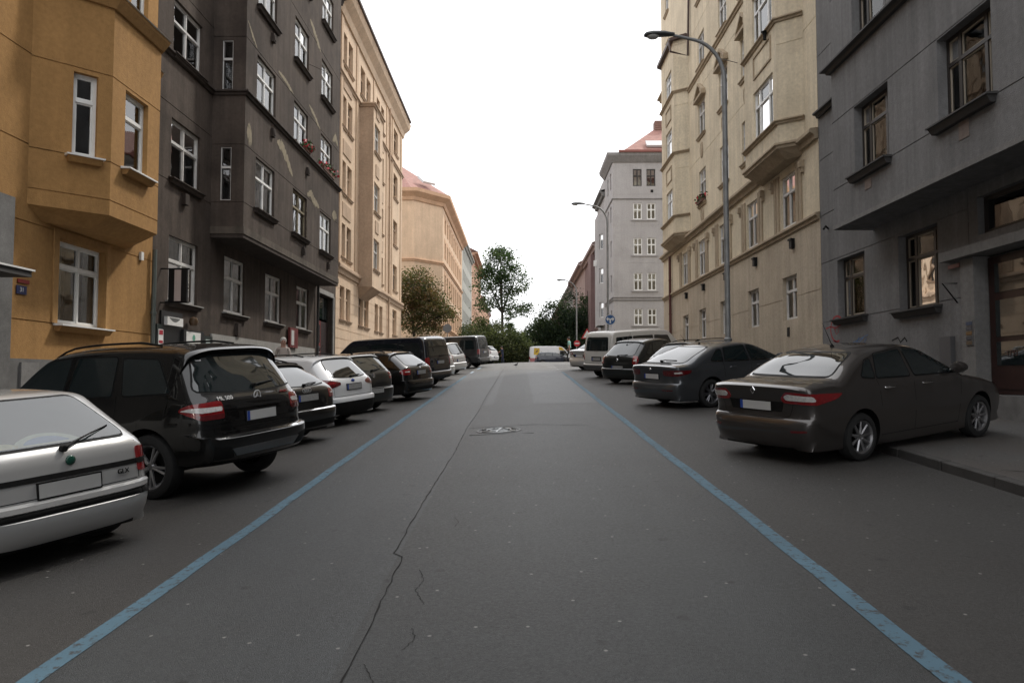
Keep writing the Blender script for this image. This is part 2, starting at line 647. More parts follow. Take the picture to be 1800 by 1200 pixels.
# long seam between the two asphalt courses, cross joint and cracks
SEAM = [(-0.86, 2.0), (-0.87, 4.0), (-0.90, 5.8), (-0.985, 5.9), (-0.99, 7), (-0.98, 9), (-0.95, 11), (-0.97, 13), (-0.98, 14), (-0.93, 17), (-0.95, 22), (-0.9, 28), (-0.86, 36), (-0.8, 44)]
strip('road_seam', SEAM, 0.009, 0.0035, M_crack, jitter=0.008, step=0.12)
strip('road_joint', [(-0.97, 13.95), (-0.3, 13.95), (0.35, 14.15), (0.9, 14.0), (1.3, 13.9)], 0.02, 0.0035, M_crack, jitter=0.01, step=0.12)
for path in ([(-0.72, 5.45), (-0.66, 5.2), (-0.69, 5.0), (-0.6, 4.75)], [(-0.62, 4.35), (-0.58, 4.2), (-0.63, 4.05)],
             [(-0.7, 3.05), (-0.62, 2.85), (-0.66, 2.7), (-0.7, 2.45), (-0.68, 2.2)], [(-0.52, 2.95), (-0.5, 2.7), (-0.56, 2.5), (-0.52, 2.3)],
             [(-0.8, 3.9), (-0.72, 3.7), (-0.7, 3.55)],
 [(-0.6, 7.0), (-0.55, 6.8), (-0.58, 6.6)], [(-0.83, 3.2), (-0.72, 3.12), (-0.66, 2.95), (-0.69, 2.8)]):
    strip('road_crack', path, 0.004, 0.003, M_crack, jitter=0.007, step=0.02)
for path in ([(5.4, 8.4), (5.8, 8.2), (6.3, 8.35)], [(5.6, 6.6), (6.4, 6.9), (7.2, 6.7)]):
    o = strip('pavement_crack', path, 0.02, KH + 0.004, M_crack, jitter=0.015, step=0.07)

sheet('road_patch', [-0.86, 0.5, 2.0], [18.6, 21, 24, 27, 30, 33, 36], 0.003, asphalt('patch_asphalt', (0.034, 0.0365, 0.038), (0.033, 0.034, 0.034), (0.065, 0.068, 0.07), 0.3, sheen=0.46))
# manhole: square concrete apron, iron frame, round cover with raised arcs
M_iron = mat('cast_iron', (0.075, 0.075, 0.075), 0.5, 0.6, var=0.25, scale=12)
M_apron = mat('manhole_concrete', (0.050, 0.053, 0.054), 0.85, var=0.25, scale=5, fine=0.2, fscale=80)
my, mx = 13.35, -0.36
mz = ground(mx, my)
Mh = Matrix.Translation((mx, my, mz)) @ Matrix.Rotation(math.atan(0.0546), 4, 'X') @ Matrix.Rotation(-math.atan(0.04), 4, 'Y')
mh = thing('manhole', 'round cast iron manhole cover set in a square concrete apron in the road', 'manhole', M=Mh)
mb = MB()
mb.box(-0.5, 0.62, -0.46, 0.46, -0.1, 0.003)
part('apron', mb, M_lane, mh, local=True)
mb = MB()
mb.lathe([(0.0, 0.004), (0.36, 0.004), (0.36, 0.012), (0.40, 0.012), (0.41, 0.003)], 40)
part('frame', mb, M_iron, mh, local=True)
mb = MB()
for rr, a0, a1 in ((0.31, 20, 160), (0.31, 200, 340), (0.22, -60, 60), (0.22, 120, 240)):
    pts = [(rr * math.cos(R(a)), rr * math.sin(R(a)), 0.012) for a in np.linspace(a0, a1, 14)]
    mb.tube(pts, 0.018, 5)
mb.tube([(-0.04, -0.27, 0.012), (0.04, 0.27, 0.012)], 0.018, 5)
mb.tube([(-0.16, 0.0, 0.012), (0.16, 0.0, 0.012)], 0.016, 5)
part('cover_ribs', mb, mat('worn_iron', (0.33, 0.34, 0.34), 0.35, 0.7, var=0.2, scale=20), mh, local=True)

# ------------------------------------------------------------------ building kit
WCACHE = {}


def window_meshes(w, h, st):
    key = (round(w, 2), round(h, 2), st['key'], st.get('lod', 0))
    if key in WCACHE:
        return WCACHE[key]
    fb, mu = st.get('fb', 0.065), st.get('mu', 0.055)
    tr = st.get('tr', 0.66)
    nl, nu = st.get('nl', 2), st.get('nu', 2)
    fr = MB()
    d0, d1 = -0.05, 0.02

    def bar(u0, u1, v0, v1, a=d0, b=d1):
        fr.box(u0, u1, v0, v1, a, b)
    bar(0, fb, 0, h)
    bar(w - fb, w, 0, h)
    bar(fb, w - fb, 0, fb)
    bar(fb, w - fb, h - fb, h)
    panes = []
    rows = [(fb, h * tr - 0.035, nl), (h * tr + 0.035, h - fb, nu)] if tr else [(fb, h - fb, nl)]
    if tr:
        bar(fb, w - fb, h * tr - 0.035, h * tr + 0.035, d0, d1 + 0.012)
    sp = st.get('split')
    for (v0, v1, n) in rows:
        cuts = [fb] + [fb + (w - 2 * fb) * (sp[i] if sp and len(sp) == n - 1 else (i + 1) / n) for i in range(n - 1)] + [w - fb]
        for i in range(n):
            a = cuts[i] + (mu / 2 if i else 0)
            b = cuts[i + 1] - (mu / 2 if i < n - 1 else 0)
            if i:
                bar(cuts[i] - mu / 2, cuts[i] + mu / 2, v0, v1, d0, d1 + 0.006)
            s = 0.03       # sash of each light
            fr.box(a, a + s, v0, v1, -0.045, 0.0, 1)
            fr.box(b - s, b, v0, v1, -0.045, 0.0, 1)
            fr.box(a + s, b - s, v0, v0 + s, -0.045, 0.0, 1)
            fr.box(a + s, b - s, v1 - s, v1, -0.045, 0.0, 1)
            panes.append((a + s, b - s, v0 + s, v1 - s))
    fme = fr.mesh('window', [st['fr'], st.get('sash', st['fr'])])
    pms = []
    if st.get('lod', 0) == 0:
        for (a, b, c, d) in panes:
            mb = MB()
            mb.quad((a, c, -0.02), (b, c, -0.02), (b, d, -0.02), (a, d, -0.02))
            pms.append(mb.mesh('pane', st.get('glass', GLASS)))
    else:
        mb = MB()
        for (a, b, c, d) in panes:
            mb.quad((a, c, -0.02), (b, c, -0.02), (b, d, -0.02), (a, d, -0.02))
        pms.append(mb.mesh('pane', st.get('glass', GLASS)))
    WCACHE[key] = (fme, pms)
    return WCACHE[key]


CCACHE = {}


def curtain_mesh(w, h, kind):
    key = (round(w, 2), round(h, 2), kind)
    if key in CCACHE:
        return CCACHE[key]
    spans = {'full': [(0.0, 1.0, 0.0)], 'side_l': [(0.0, 0.28, 0.0)], 'side_r': [(0.72, 1.0, 0.0)], 'half': [(0, 1, 0.5)], 'low': [(0, 1, -0.45)], 'left': [(0, .5, 0)]}[kind]
    mb = MB()
    for a, b, lo in spans:
        n = max(8, int((b - a) * w / 0.035))
        z0, z1 = (h * lo, h) if lo >= 0 else (0, h * -lo)
        vs = []
        for i in range(n + 1):
            u = w * (a + (b - a) * i / n)
            q = -0.07 + 0.02 * math.sin(i * 1.7) + 0.008 * math.sin(i * 0.61)
            vs += [(u, z0, q), (u, z1, q)]
        mb.add(vs, [(2 * i, 2 * i + 2, 2 * i + 3, 2 * i + 1) for i in range(n)])
    CCACHE[key] = mb.mesh('curtain', M_curtain, 80)
    return CCACHE[key]


SCACHE = {}


def sill_mesh(w, s):
    key = (round(w, 2), s['key'])
    if key not in SCACHE:
        o, out, h = s.get('over', 0.12), s.get('out', 0.14), s.get('h', 0.12)
        mb = MB()
        mb.add([(-o, 0.01, -0.10), (w + o, 0.01, -0.10), (w + o, -0.02, out), (-o, -0.02, out), (-o, -0.05, -0.10), (w + o, -0.05, -0.10), (w + o, -0.05, out), (-o, -0.05, out)],
               [(0, 1, 2, 3), (7, 6, 5, 4), (3, 2, 6, 7), (0, 3, 7, 4), (1, 5, 6, 2), (0, 4, 5, 1)], 0)
        mb.add([(-o + .03, -0.052, 0.0), (w + o - .03, -0.052, 0.0), (w + o - .03, -0.052, out - 0.03), (-o + .03, -0.052, out - 0.03),
                (-o + .05, -h, 0.0), (w + o - .05, -h, 0.0), (w + o - .05, -h, out * 0.5), (-o + .05, -h, out * 0.5)],
               [(0, 1, 2, 3), (7, 6, 5, 4), (3, 2, 6, 7), (0, 3, 7, 4), (1, 5, 6, 2), (0, 4, 5, 1)], 1)
        SCACHE[key] = mb.mesh('sill', [s['top'], s['body']])
    return SCACHE[key]


class Bld:
    def __init__(self, name, label, loc, cat='building'):
        self.e = thing(name, label, cat, loc)

    def part(self, name, mb, mats, smooth=None):
        return part(name, mb, mats, self.e, smooth)

    def sweep(self, name, path, profile, m, smooth=None):
        mb = MB()
        mb.add(*sweep_verts(path, profile))
        return self.part(name, mb, m, smooth)

    def box(self, name, x0, x1, y0, y1, z0, z1, m):
        mb = MB()
        mb.box(min(x0, x1), max(x0, x1), min(y0, y1), max(y0, y1), z0, z1)
        return self.part(name, mb, m)

    def panel(self, name, p0, p1, z0, z1, m, ops=(), grooves=(), dep=0.17, gd=0.015, gh=0.022, byu=False, room=0.7):
        p0, p1 = Vector((*p0, 0)), Vector((*p1, 0))
        d = (p1 - p0)
        L = d.length
        d.normalize()
        nrm = Vector((d.y, -d.x, 0))
        axis = 0 if abs(d.x) > abs(d.y) else 1
        mb = MB()
        OP = []
        for op in ops:
            a, b, c, e, st = op[:5]
            if not byu:
                a, b = sorted((abs(a - p0[axis]) / abs(d[axis]), abs(b - p0[axis]) / abs(d[axis])))
            OP.append((a, b, c, e, st, op[5] if len(op) > 5 else {}))

        def pt(u, z, w):
            q = p0 + d * u + nrm * w
            return (q.x, q.y, z)
        us = sorted(set([0, L] + [round(x, 4) for o in OP for x in o[:2]]))
        zs = set([z0, z1] + [round(x, 4) for o in OP for x in o[2:4]])
        gr = []
        for g in grooves:
            if z0 < g < z1:
                gr.append((g, g + gh))
                zs |= {g, g + gh}
        zs = sorted(zs)
        for i in range(len(us) - 1):
            for j in range(len(zs) - 1):
                ua, ub, za, zb = us[i], us[i + 1], zs[j], zs[j + 1]
                cu, cz = (ua + ub) / 2, (za + zb) / 2
                if any(o[0] < cu < o[1] and o[2] < cz < o[3] for o in OP):
                    continue
                if any(g[0] - 1e-4 < cz < g[1] + 1e-4 for g in gr):
                    mb.quad(pt(ua, za, -gd), pt(ub, za, -gd), pt(ub, zb, -gd), pt(ua, zb, -gd))
                    mb.quad(pt(ua, za, 0), pt(ub, za, 0), pt(ub, za, -gd), pt(ua, za, -gd))
                    mb.quad(pt(ua, zb, -gd), pt(ub, zb, -gd), pt(ub, zb, 0), pt(ua, zb, 0))
                else:
                    mb.quad(pt(ua, za, 0), pt(ub, za, 0), pt(ub, zb, 0), pt(ua, zb, 0))
        for (a, b, c, e, st, ex) in OP:
            dp = st.get('dep', dep)
            D = dp + room
            # reveals in the wall colour, then a dark room behind
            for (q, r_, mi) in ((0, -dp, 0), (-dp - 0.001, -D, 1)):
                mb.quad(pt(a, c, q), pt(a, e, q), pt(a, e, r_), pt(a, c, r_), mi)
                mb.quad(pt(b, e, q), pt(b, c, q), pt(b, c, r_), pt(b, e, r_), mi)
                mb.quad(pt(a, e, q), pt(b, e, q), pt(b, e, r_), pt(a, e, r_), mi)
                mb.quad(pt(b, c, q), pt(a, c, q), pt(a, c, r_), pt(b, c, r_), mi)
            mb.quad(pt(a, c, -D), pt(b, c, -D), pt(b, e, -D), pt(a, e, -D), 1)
        wall = self.part(name, mb, [m, M_room])
        wall.data.flip_normals() if False else None
        for (a, b, c, e, st, ex) in OP:
            if st.get('blank'):
                continue
            self.window(p0, d, nrm, a, b, c, e, st, ex, st.get('dep', dep))
        return wall

    def window(self, p0, d, nrm, a, b, c, e, st, ex, dep):
        w, h = b - a, e - c
        fme, pms = window_meshes(w, h, st)
        o = p0 + d * a - nrm * (dep - 0.05)
        M = Matrix(((d.x, 0, nrm.x, o.x), (d.y, 0, nrm.y, o.y), (0, 1, 0, c), (0, 0, 0, 1)))
        wo_ = place('window', fme, self.e, M)
        for pm in pms:
            place('pane', pm, wo_, M)
        cu = ex.get('cur', random.choice(st.get('cur', [None])))
        for cc in (('side_l', 'side_r') if cu == 'sides' else (cu,)):
            if cc:
                place('curtain', curtain_mesh(w, h, cc), wo_, M)
        s = st.get('sill')
        if s:
            o2 = p0 + d * a
            M2 = Matrix(((d.x, 0, nrm.x, o2.x), (d.y, 0, nrm.y, o2.y), (0, 1, 0, c), (0, 0, 0, 1)))
            place('sill', sill_mesh(w, s), wo_, M2)
        return wo_


def downpipe(b, x, y, z0, z1, m, r=0.055):
    mb = MB()
    mb.tube([(x, y, z0), (x, y, z1)], r, 10)
    z = z0 + 1.0
    while z < z1:
        mb.lathe([(r, -0.03), (r + .018, -0.03), (r + .018, 0.03), (r, 0.03)], 10, 'z', (x, y, z))
        z += 2.0
    b.part('downpipe', mb, m, 40)


def core(b, poly, z0, z1, m):
    """plain side and rear walls: an open polyline extruded"""
    mb = MB()
    for (p, q) in zip(poly[:-1], poly[1:]):
        mb.quad((p[0], p[1], z0), (q[0], q[1], z0), (q[0], q[1], z1), (p[0], p[1], z1))
    b.part('rear_wall', mb, m)


def pitched(b, x0, x1, y0, y1, z, rise, m, hip0=0.0, hip1=0.0, over=0.35, cap=True):
    """roof with its ridge along Y"""
    xm = (x0 + x1) / 2
    X0, X1, Y0, Y1 = x0 - over, x1 + over, y0 - over * (hip0 > 0), y1 + over * (hip1 > 0)
    mb = MB()
    vs = [(X0, Y0, z), (X1, Y0, z), (X1, Y1, z), (X0, Y1, z), (xm, y0 + hip0, z + rise), (xm, y1 - hip1, z + rise)]
    t = 0.14
    mb.add(vs, [(0, 1, 4), (1, 2, 5, 4), (2, 3, 5), (3, 0, 4, 5)])
    mb.add([(p[0], p[1], p[2] - t) for p in vs[:4]], [(3, 2, 1, 0)])
    lo = [(p[0], p[1], p[2] - t) for p in vs[:4]]
    for i in range(4):
        j = (i + 1) % 4
        mb.quad(lo[i], lo[j], vs[j], vs[i])
    return b.part('roof', mb, m)


def tile_roof(name, col):
    m = mat(name, col, 0.8, var=0.25, scale=2.0, fine=0.15, fscale=9)
    nt = m.node_tree
    b = nt.nodes['Principled BSDF']
    g = nt.nodes.new('ShaderNodeNewGeometry')
    w = nt.nodes.new('ShaderNodeTexWave')
    w.bands_direction = 'Z'
    w.inputs['Scale'].default_value = 1.6
    w.inputs['Distortion'].default_value = 0.3
    nt.links.new(g.outputs['Position'], w.inputs['Vector'])
    bp = nt.nodes.new('ShaderNodeBump')
    bp.inputs['Strength'].default_value = 0.7
    bp.inputs['Distance'].default_value = 0.06
    nt.links.new(w.outputs['Fac'], bp.inputs['Height'])
    nt.links.new(bp.outputs[0], b.inputs['Normal'])
    return m


M_tile = tile_roof('red_roof_tiles', (0.27, 0.135, 0.11))
M_tile2 = tile_roof('brown_roof_tiles', (0.16, 0.085, 0.065))

# ------------------------------------------------------------------ facade colours
M_yel = plaster('ochre_plaster', (0.345, 0.195, 0.075), 0.10, (0.25, 0.14, 0.055), 0.35)
M_yel2 = plaster('ochre_trim', (0.37, 0.215, 0.088), 0.08)
M_soot = plaster('sooty_plaster', (0.076, 0.060, 0.050), 0.24, (0.038, 0.030, 0.025), 0.8, 0.45, 0.25)
M_soot2 = plaster('sooty_trim', (0.056, 0.045, 0.039), 0.2)
M_lost = plaster('bare_render', (0.25, 0.215, 0.155), 0.1, (0.15, 0.125, 0.09), 0.6, 2.0, 0.2)
M_greyplinth = plaster('grey_plinth', (0.30, 0.295, 0.28), 0.08, (0.2, 0.19, 0.18), 0.4)
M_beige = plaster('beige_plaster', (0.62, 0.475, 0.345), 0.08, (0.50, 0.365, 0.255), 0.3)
M_beige2 = plaster('beige_trim_and_shade', (0.44, 0.325, 0.235), 0.08)
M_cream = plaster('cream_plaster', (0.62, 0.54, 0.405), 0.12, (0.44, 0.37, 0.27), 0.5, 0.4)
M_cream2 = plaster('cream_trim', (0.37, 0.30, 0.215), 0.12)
M_buff = plaster('buff_plaster', (0.44, 0.375, 0.29), 0.12, (0.30, 0.235, 0.165), 0.4, 0.4)
M_slate = plaster('slate_grey_plaster', (0.185, 0.184, 0.184), 0.16, (0.13, 0.128, 0.128), 0.5, 0.5)
M_slate2 = plaster('pale_grey_portal', (0.20, 0.196, 0.19), 0.08)
M_slate3 = mat('dark_sill_stone', (0.045, 0.043, 0.042), 0.7, var=0.2)
M_gran = mat('grey_granite', (0.13, 0.128, 0.125), 0.75, var=0.25, scale=3, fine=0.25, fscale=60)
M_grey3 = plaster('stone_grey_plaster', (0.37, 0.355, 0.35), 0.06, (0.28, 0.265, 0.26), 0.4)
M_mauve = plaster('mauve_plaster', (0.20, 0.135, 0.13), 0.08)
M_peach = plaster('peach_plaster', (0.62, 0.455, 0.315), 0.06)
M_orange = plaster('orange_trim', (0.58, 0.375, 0.24), 0.06)
M_mint = plaster('grey_green_plaster', (0.37, 0.37, 0.335), 0.08)
M_salmon = plaster('salmon_plaster', (0.47, 0.29, 0.20), 0.08)
M_pinkgrey = plaster('pink_grey_plaster', (0.35, 0.27, 0.255), 0.08)
M_paleblue = plaster('pale_blue_white_plaster', (0.62, 0.64, 0.66), 0.05)
M_gutter = mat('copper_brown_gutter', (0.06, 0.035, 0.028), 0.5, 0.3)

S_yel = dict(key='y', top=M_white_fr, body=M_yel, out=0.2, h=0.16)
S_soot = dict(key='s', top=M_soot2, body=M_soot2, out=0.16, h=0.16)
S_soot_w = dict(key='sw', top=M_greyplinth, body=M_soot2, out=0.16, h=0.16)
S_bei = dict(key='b', top=M_beige2, body=M_beige2, out=0.12, h=0.15)
S_cr = dict(key='c', top=M_cream2, body=M_cream2, out=0.12, h=0.14)
S_sl = dict(key='l', top=M_slate3, body=M_slate3, out=0.2, h=0.17)
S_g3 = dict(key='g', top=M_grey3, body=M_grey3, out=0.08, h=0.1)
WY = dict(key='wy', fr=M_white_fr, nl=2, nu=2, tr=0.70, sill=S_yel, dep=0.22, cur=[None, 'sides'], split=[0.55])
WY1 = dict(key='wy1', fr=M_white_fr, nl=1, nu=1, tr=0.68, sill=S_yel, dep=0.18, cur=[None])
WS = dict(key='ws', fr=M_old_white, nl=2, nu=2, tr=0.62, sill=S_soot, dep=0.15, cur=['full', 'sides', None, 'full'])
WS_light = dict(WS, key='wsl', fr=M_white_fr)
WS_ns = dict(WS, key='wsn', sill=None, fr=M_white_fr)
WS_g = dict(WS, key='wsg', sill=S_soot_w, cur=['full', 'sides', 'full'])
WS_n = dict(key='wsn2', fr=M_old_white, sash=M_dark_fr, nl=1, nu=1, tr=0.62, dep=0.1, cur=[None], fb=0.025)
WB = dict(key='wb', fr=M_beige2, nl=1, nu=1, tr=0.66, sill=S_bei, dep=0.22, cur=[None, 'full', 'sides'])
WBw = dict(key='wbw', fr=M_old_white, nl=2, nu=2, tr=0.62, sill=S_bei, dep=0.2, cur=['full', None])
WC = dict(key='wc', fr=M_old_white, nl=2, nu=2, tr=0.66, sill=S_cr, dep=0.14, cur=['full', 'sides', None])
WCn = dict(WC, key='wcn', sill=None)
WC3 = dict(WC, key='wc3', nl=3, nu=3, sill=None, split=[0.25, 0.75], fr=M_white_fr)
WL = dict(key='wl', glass=GLASS_OLD, fr=M_dark_fr, sash=M_wood_pale, nl=3, nu=3, tr=0.68, sill=S_sl, dep=0.26, split=[0.24, 0.76], cur=['sides', None, None], fb=0.07, mu=0.09)
WG = dict(key='wg', fr=M_white_fr, nl=2, nu=2, tr=0.6, sill=None, dep=0.12, cur=['full', None, 'half'], lod=1)
WGd = dict(WG, key='wgd', fr=M_dark_fr)
WF = dict(key='wf', fr=M_old_white, nl=1, nu=1, tr=0.62, sill=None, dep=0.2, cur=[None], lod=1)


def ledge(out, h, z):
    """string course profile: slab on a small cyma"""
    return [(-0.02, z), (-0.02, z + h), (out * 0.9, z + h * 0.92), (out, z + h * 0.8), (out, z + h * 0.55), (out * 0.55, z + h * 0.42), (out * 0.4, z)]


# ------------------------------------------------------------------ L1: ochre house with angled bay (left, nearest)
XL = -9.3
b = Bld('ochre_house', 'ochre yellow apartment house with an angular bay window, nearest on the left', (XL, 8, 0))
gl = [4.6, 2.74]
b.panel('wall', (XL, 8.0), (XL, 18.55), -2.0, 20.5, M_yel, [
    (14.76, 16.45, 2.76, 4.47, WY, dict(cur='sides')), (17.25, 18.05, 10.35, 12.2, WY1), (9.5, 11, 10.35, 12.2, WY), (9.6, 11.2, 6.05, 7.7, WY)],
    grooves=gl + [6.08, 7.82])
A, B_, C_, D_ = (XL, 13.75), (-8.3, 14.77), (-8.3, 16.75), (XL, 17.75)
b.panel('bay_wall', A, B_, 4.95, 9.35, M_yel, [(0.72, 1.16, 6.05, 7.72, WY1)], [5.25, 6.03, 7.8], byu=True, room=0.3)
b.panel('bay_wall', B_, C_, 4.95, 9.35, M_yel, [(15.27, 16.22, 6.08, 7.74, WY1)], [5.25, 6.03, 7.8], room=0.35)
b.panel('bay_wall', C_, D_, 4.95, 9.35, M_yel)
mb = MB()
mb.add([(p[0], p[1], 4.95) for p in (A, B_, C_, D_)] + [(XL, 14.2, 4.7), (-8.75, 14.95, 4.7), (-8.75, 16.6, 4.7), (XL, 17.3, 4.7)],
       [(4, 5, 6, 7), (0, 1, 5, 4), (1, 2, 6, 5), (2, 3, 7, 6)])
b.part('bay_soffit', mb, M_yel)
mb = MB()
mb.add([(p[0], p[1], 9.5) for p in (A, B_, C_, D_)], [(0, 1, 2, 3)])
b.part('bay_roof', mb, M_metal_sheet)
b.sweep('cornice', [(XL, 8), A, B_, C_, D_, (XL, 18.55)], [(-.02, 9.22), (0.05, 9.22), (0.16, 9.4), (0.18, 9.46), (-.02, 9.5)], M_yel2)
b.sweep('sheet_metal_flashing', [(XL, 8), A, B_, C_, D_, (XL, 18.55)], [(-.02, 9.505), (0.2, 9.465), (0.215, 9.475), (-.02, 9.53)], M_white_fr)
# raised surround of the ground window
mb = MB()
for y0, y1, z0, z1 in ((14.58, 14.74, 2.76, 4.66), (16.47, 16.62, 2.76, 4.66), (14.74, 16.47, 4.49, 4.66)):
    mb.box(XL, XL + 0.03, y0, y1, z0, z1)
b.part('window_surround', mb, M_yel2)
b.box('plinth', XL, XL + 0.05, 13.22, 18.5, -1.0, 2.02, M_gran)
b.box('meter_cabinet', XL + .05, XL + .09, 13.62, 14.12, 1.3, 1.95, M_slate2)
b.box('portal_pier', XL, XL + 0.16, 8.05, 13.2, -1.5, 4.93, M_gran)
b.box('canopy', XL + .16, -8.45, 8.0, 12.68, 3.40, 3.50, M_slate3)
b.box('canopy_flashing', XL + .16, -8.42, 8.0, 12.73, 3.505, 3.535, M_white_fr)
b.box('wall_lamp', XL, XL + .06, 17.9, 18.02, 4.55, 4.75, M_white_fr)
core(b, [(XL, 18.55), (-22, 18.55), (-22, 8), (XL, 8)], -2, 20.5, M_yel)
pitched(b, -22, XL, 8, 18.4, 20.5, 4.0, M_tile)
b.sweep('eaves_cornice', [(XL, 8), (XL, 18.5)], ledge(0.5, 0.6, 19.9), M_yel2)
hp = tag(b.box('house_number_plate', XL + 0.005, XL + 0.02, 13.52, 13.80, 3.22, 3.38, mat('enamel_blue', (0.012, 0.022, 0.09), 0.3, var=0)), 'dark blue enamel house number plate')
me = text_mesh('31', 0.12, M_white_fr)
place('lettering', me, hp, Matrix.Translation((XL + .023, 13.66, 3.30)) @ Matrix(((0, 0, 1, 0), (1, 0, 0, 0), (0, 1, 0, 0), (0, 0, 0, 1))))
tag(b.box('street_number_plate', XL + 0.005, XL + 0.02, 13.55, 13.87, 3.43, 3.50, mat('enamel_red', (0.20, 0.012, 0.012), 0.3, var=0)), 'narrow red enamel plate')
downpipe(b, XL + 0.09, 18.5, 0.3, 4.9, mat('green_grey_pipe', (0.12, 0.14, 0.13), 0.5, 0.2))

b = Bld('unseen_dark_house', 'unseen dark stone house beyond the left edge, added to darken car reflections', (XL, -10, 0))  # added out of view so the black cars mirror less ochre
b.panel('wall', (XL, -30), (XL, 7.95), -2.0, 19.5, plaster('dark_stone', (.10, .095, .09)), [(a, a + 1.5, z, z + 1.8, WY) for a in (4.5, 1.0, -2.5, -6) for z in (2.8, 6.1, 9.6, 13.0, 16.2)])
core(b, [(XL, 7.95), (-22, 7.95), (-22, -30), (XL, -30)], -2, 19.5, plaster('dark_stone', (.10, .095, .09)))
pitched(b, -22, XL, -30, 7.9, 19.5, 4.0, M_tile2)
# ------------------------------------------------------------------ L2: soot-black house with long box bay
b = Bld('sooty_house', 'soot blackened apartment house with a long overhanging bay and pale window frames', (XL, 28, 1))
Y0, Y1 = 18.56, 37.3
XB = -8.3
rows = [(7.02, 8.65), (10.42, 11.95), (13.55, 15.15), (16.8, 18.4)]
gls = [5.75, 8.75, 12.1, 15.4, 18.6]
b.panel('wall', (XL, Y0), (XL, 22.0), -1, 21.5, M_soot, [(19.42, 21.2, 3.73, 5.47, WS_g, dict(cur='full'))] +
        [(19.42, 21.2, z0, z1, WS) for z0, z1 in rows], [8.95, 6.9, 12.3, 15.5])
b.panel('wall', (XL, 22.0), (XL, 33.9), -1, 6.0, M_soot, [(23.12, 24.9, 3.75, 5.55, WS_g, dict(cur='full')), (26.9, 28.75, 3.75, 5.53, WS_g, dict(cur='full')),
        (30.72, 32.5, 3.76, 5.55, WS_g, dict(cur='sides'))])
b.panel('wall', (XL, 33.9), (XL, Y1), -1, 6.0, M_soot, [(34.05, 36.7, -0.9, 5.62, dict(key='door', blank=True, dep=0.3))], room=0.5)
b.panel('wall', (XL, 33.75), (XL, Y1), 6.0, 21.5, M_soot)
b.panel('bay_wall', (XL, 22.0), (XB, 22.0), 6.0, 21.5, M_soot, [(-9.02, -8.70, z0, z1, WS_n) for z0, z1 in rows], [6.95, 8.72, 12.05, 15.4], room=0.25)
ops = []
for i, (a, c) in enumerate(((22.95, 24.75), (26.8, 28.6), (30.5, 32.3))):
    for j, (z0, z1) in enumerate(rows):
        st = WS_ns if j == 1 else WS_light
        if i == 1 and j == 0:
            st = dict(WS, key='wsc', fr=M_lost)
        ops.append((a, c, z0, z1, st))
b.panel('bay_wall', (XB, 22.0), (XB, 33.7), 6.0, 21.5, M_soot, ops, [6.95, 8.72, 12.05, 15.4], room=0.6)
b.panel('bay_wall', (XB, 33.7), (XL, 33.7), 6.0, 21.5, M_soot)
mb = MB()
mb.add([(XB, 22.0, 6.0), (XB, 33.7, 6.0), (XB + .0, 33.7, 5.88), (XB, 22.0, 5.88), (XL, 22, 5.88), (XL, 33.7, 5.88), (XL, 22, 6), (XL, 33.7, 6)],
       [(0, 1, 2, 3), (3, 2, 5, 4), (0, 3, 4, 6), (1, 7, 5, 2)])
b.part('bay_soffit', mb, M_soot2)
b.sweep('bay_edge_band', [(XL, 22.0), (XB, 22.0), (XB, 33.7), (XL, 33.7)], [(0.0, 6.0), (0.025, 6.0), (0.025, 6.22), (0.0, 6.22)], plaster('worn_soot_edge', (.105, .088, .072), .25, (.05, .042, .035), .7, .8))
b.sweep('string_course', [(XL, Y0), (XL, 22.0), (XB, 22.0), (XB, 33.7), (XL, 33.7), (XL, Y1)], ledge(0.13, 0.16, 10.24), M_soot2)
b.sweep('eaves_cornice', [(XL, Y0), (XL, 22.0), (XB, 22.0), (XB, 33.7), (XL, 33.7), (XL, Y1)], ledge(0.5, 0.6, 20.9), M_soot2)
core(b, [(XL, Y1), (-22, Y1), (-22, Y0), (XL, Y0)], -1, 21.5, M_soot)
pitched(b, -22, XL + 1.0, Y0, Y1, 21.55, 4.0, M_tile2)
b.box('plinth', XL, XL + 0.05, 22.15, 33.4, -0.5, 3.0, M_greyplinth)
downpipe(b, XL + 0.12, 33.62, 0.9, 6.0, mat('dark_pipe', (0.04, 0.04, 0.04), 0.5, 0.3))
# entrance: red door leaf, dark recess, pale frame
M_rdoor = mat('red_brown_door', (0.16, 0.018, 0.016), 0.35, var=0.2, scale=6)
d = b.box('door', XL - 0.26, XL - 0.20, 34.1, 35.3, 0.9, 4.4, M_rdoor)
for z0, z1 in ((1.1, 2.3), (2.5, 3.2), (3.35, 4.2)):
    mb = MB()
    mb.box(XL - 0.2, XL - 0.18, 34.3, 35.1, z0, z1)
    part('door_panel', mb, M_rdoor if z0 < 2.4 else M_cglass, d)
b.box('door_leaf', XL - 0.26, XL - 0.22, 35.35, 36.65, 0.9, 4.4, mat('dark_door', (0.03, 0.02, 0.02), 0.4))
b.box('fanlight', XL - 0.26, XL - 0.22, 34.1, 36.65, 4.5, 5.6, M_cglass)
mb = MB()
mb.box(XL, XL + .06, 33.95, 34.05, 0.9, 5.72)
mb.box(XL, XL + .06, 36.7, 36.85, 0.9, 5.72)
mb.box(XL, XL + .06, 34.05, 36.7, 5.64, 5.85)
b.part('door_surround', mb, M_greyplinth)
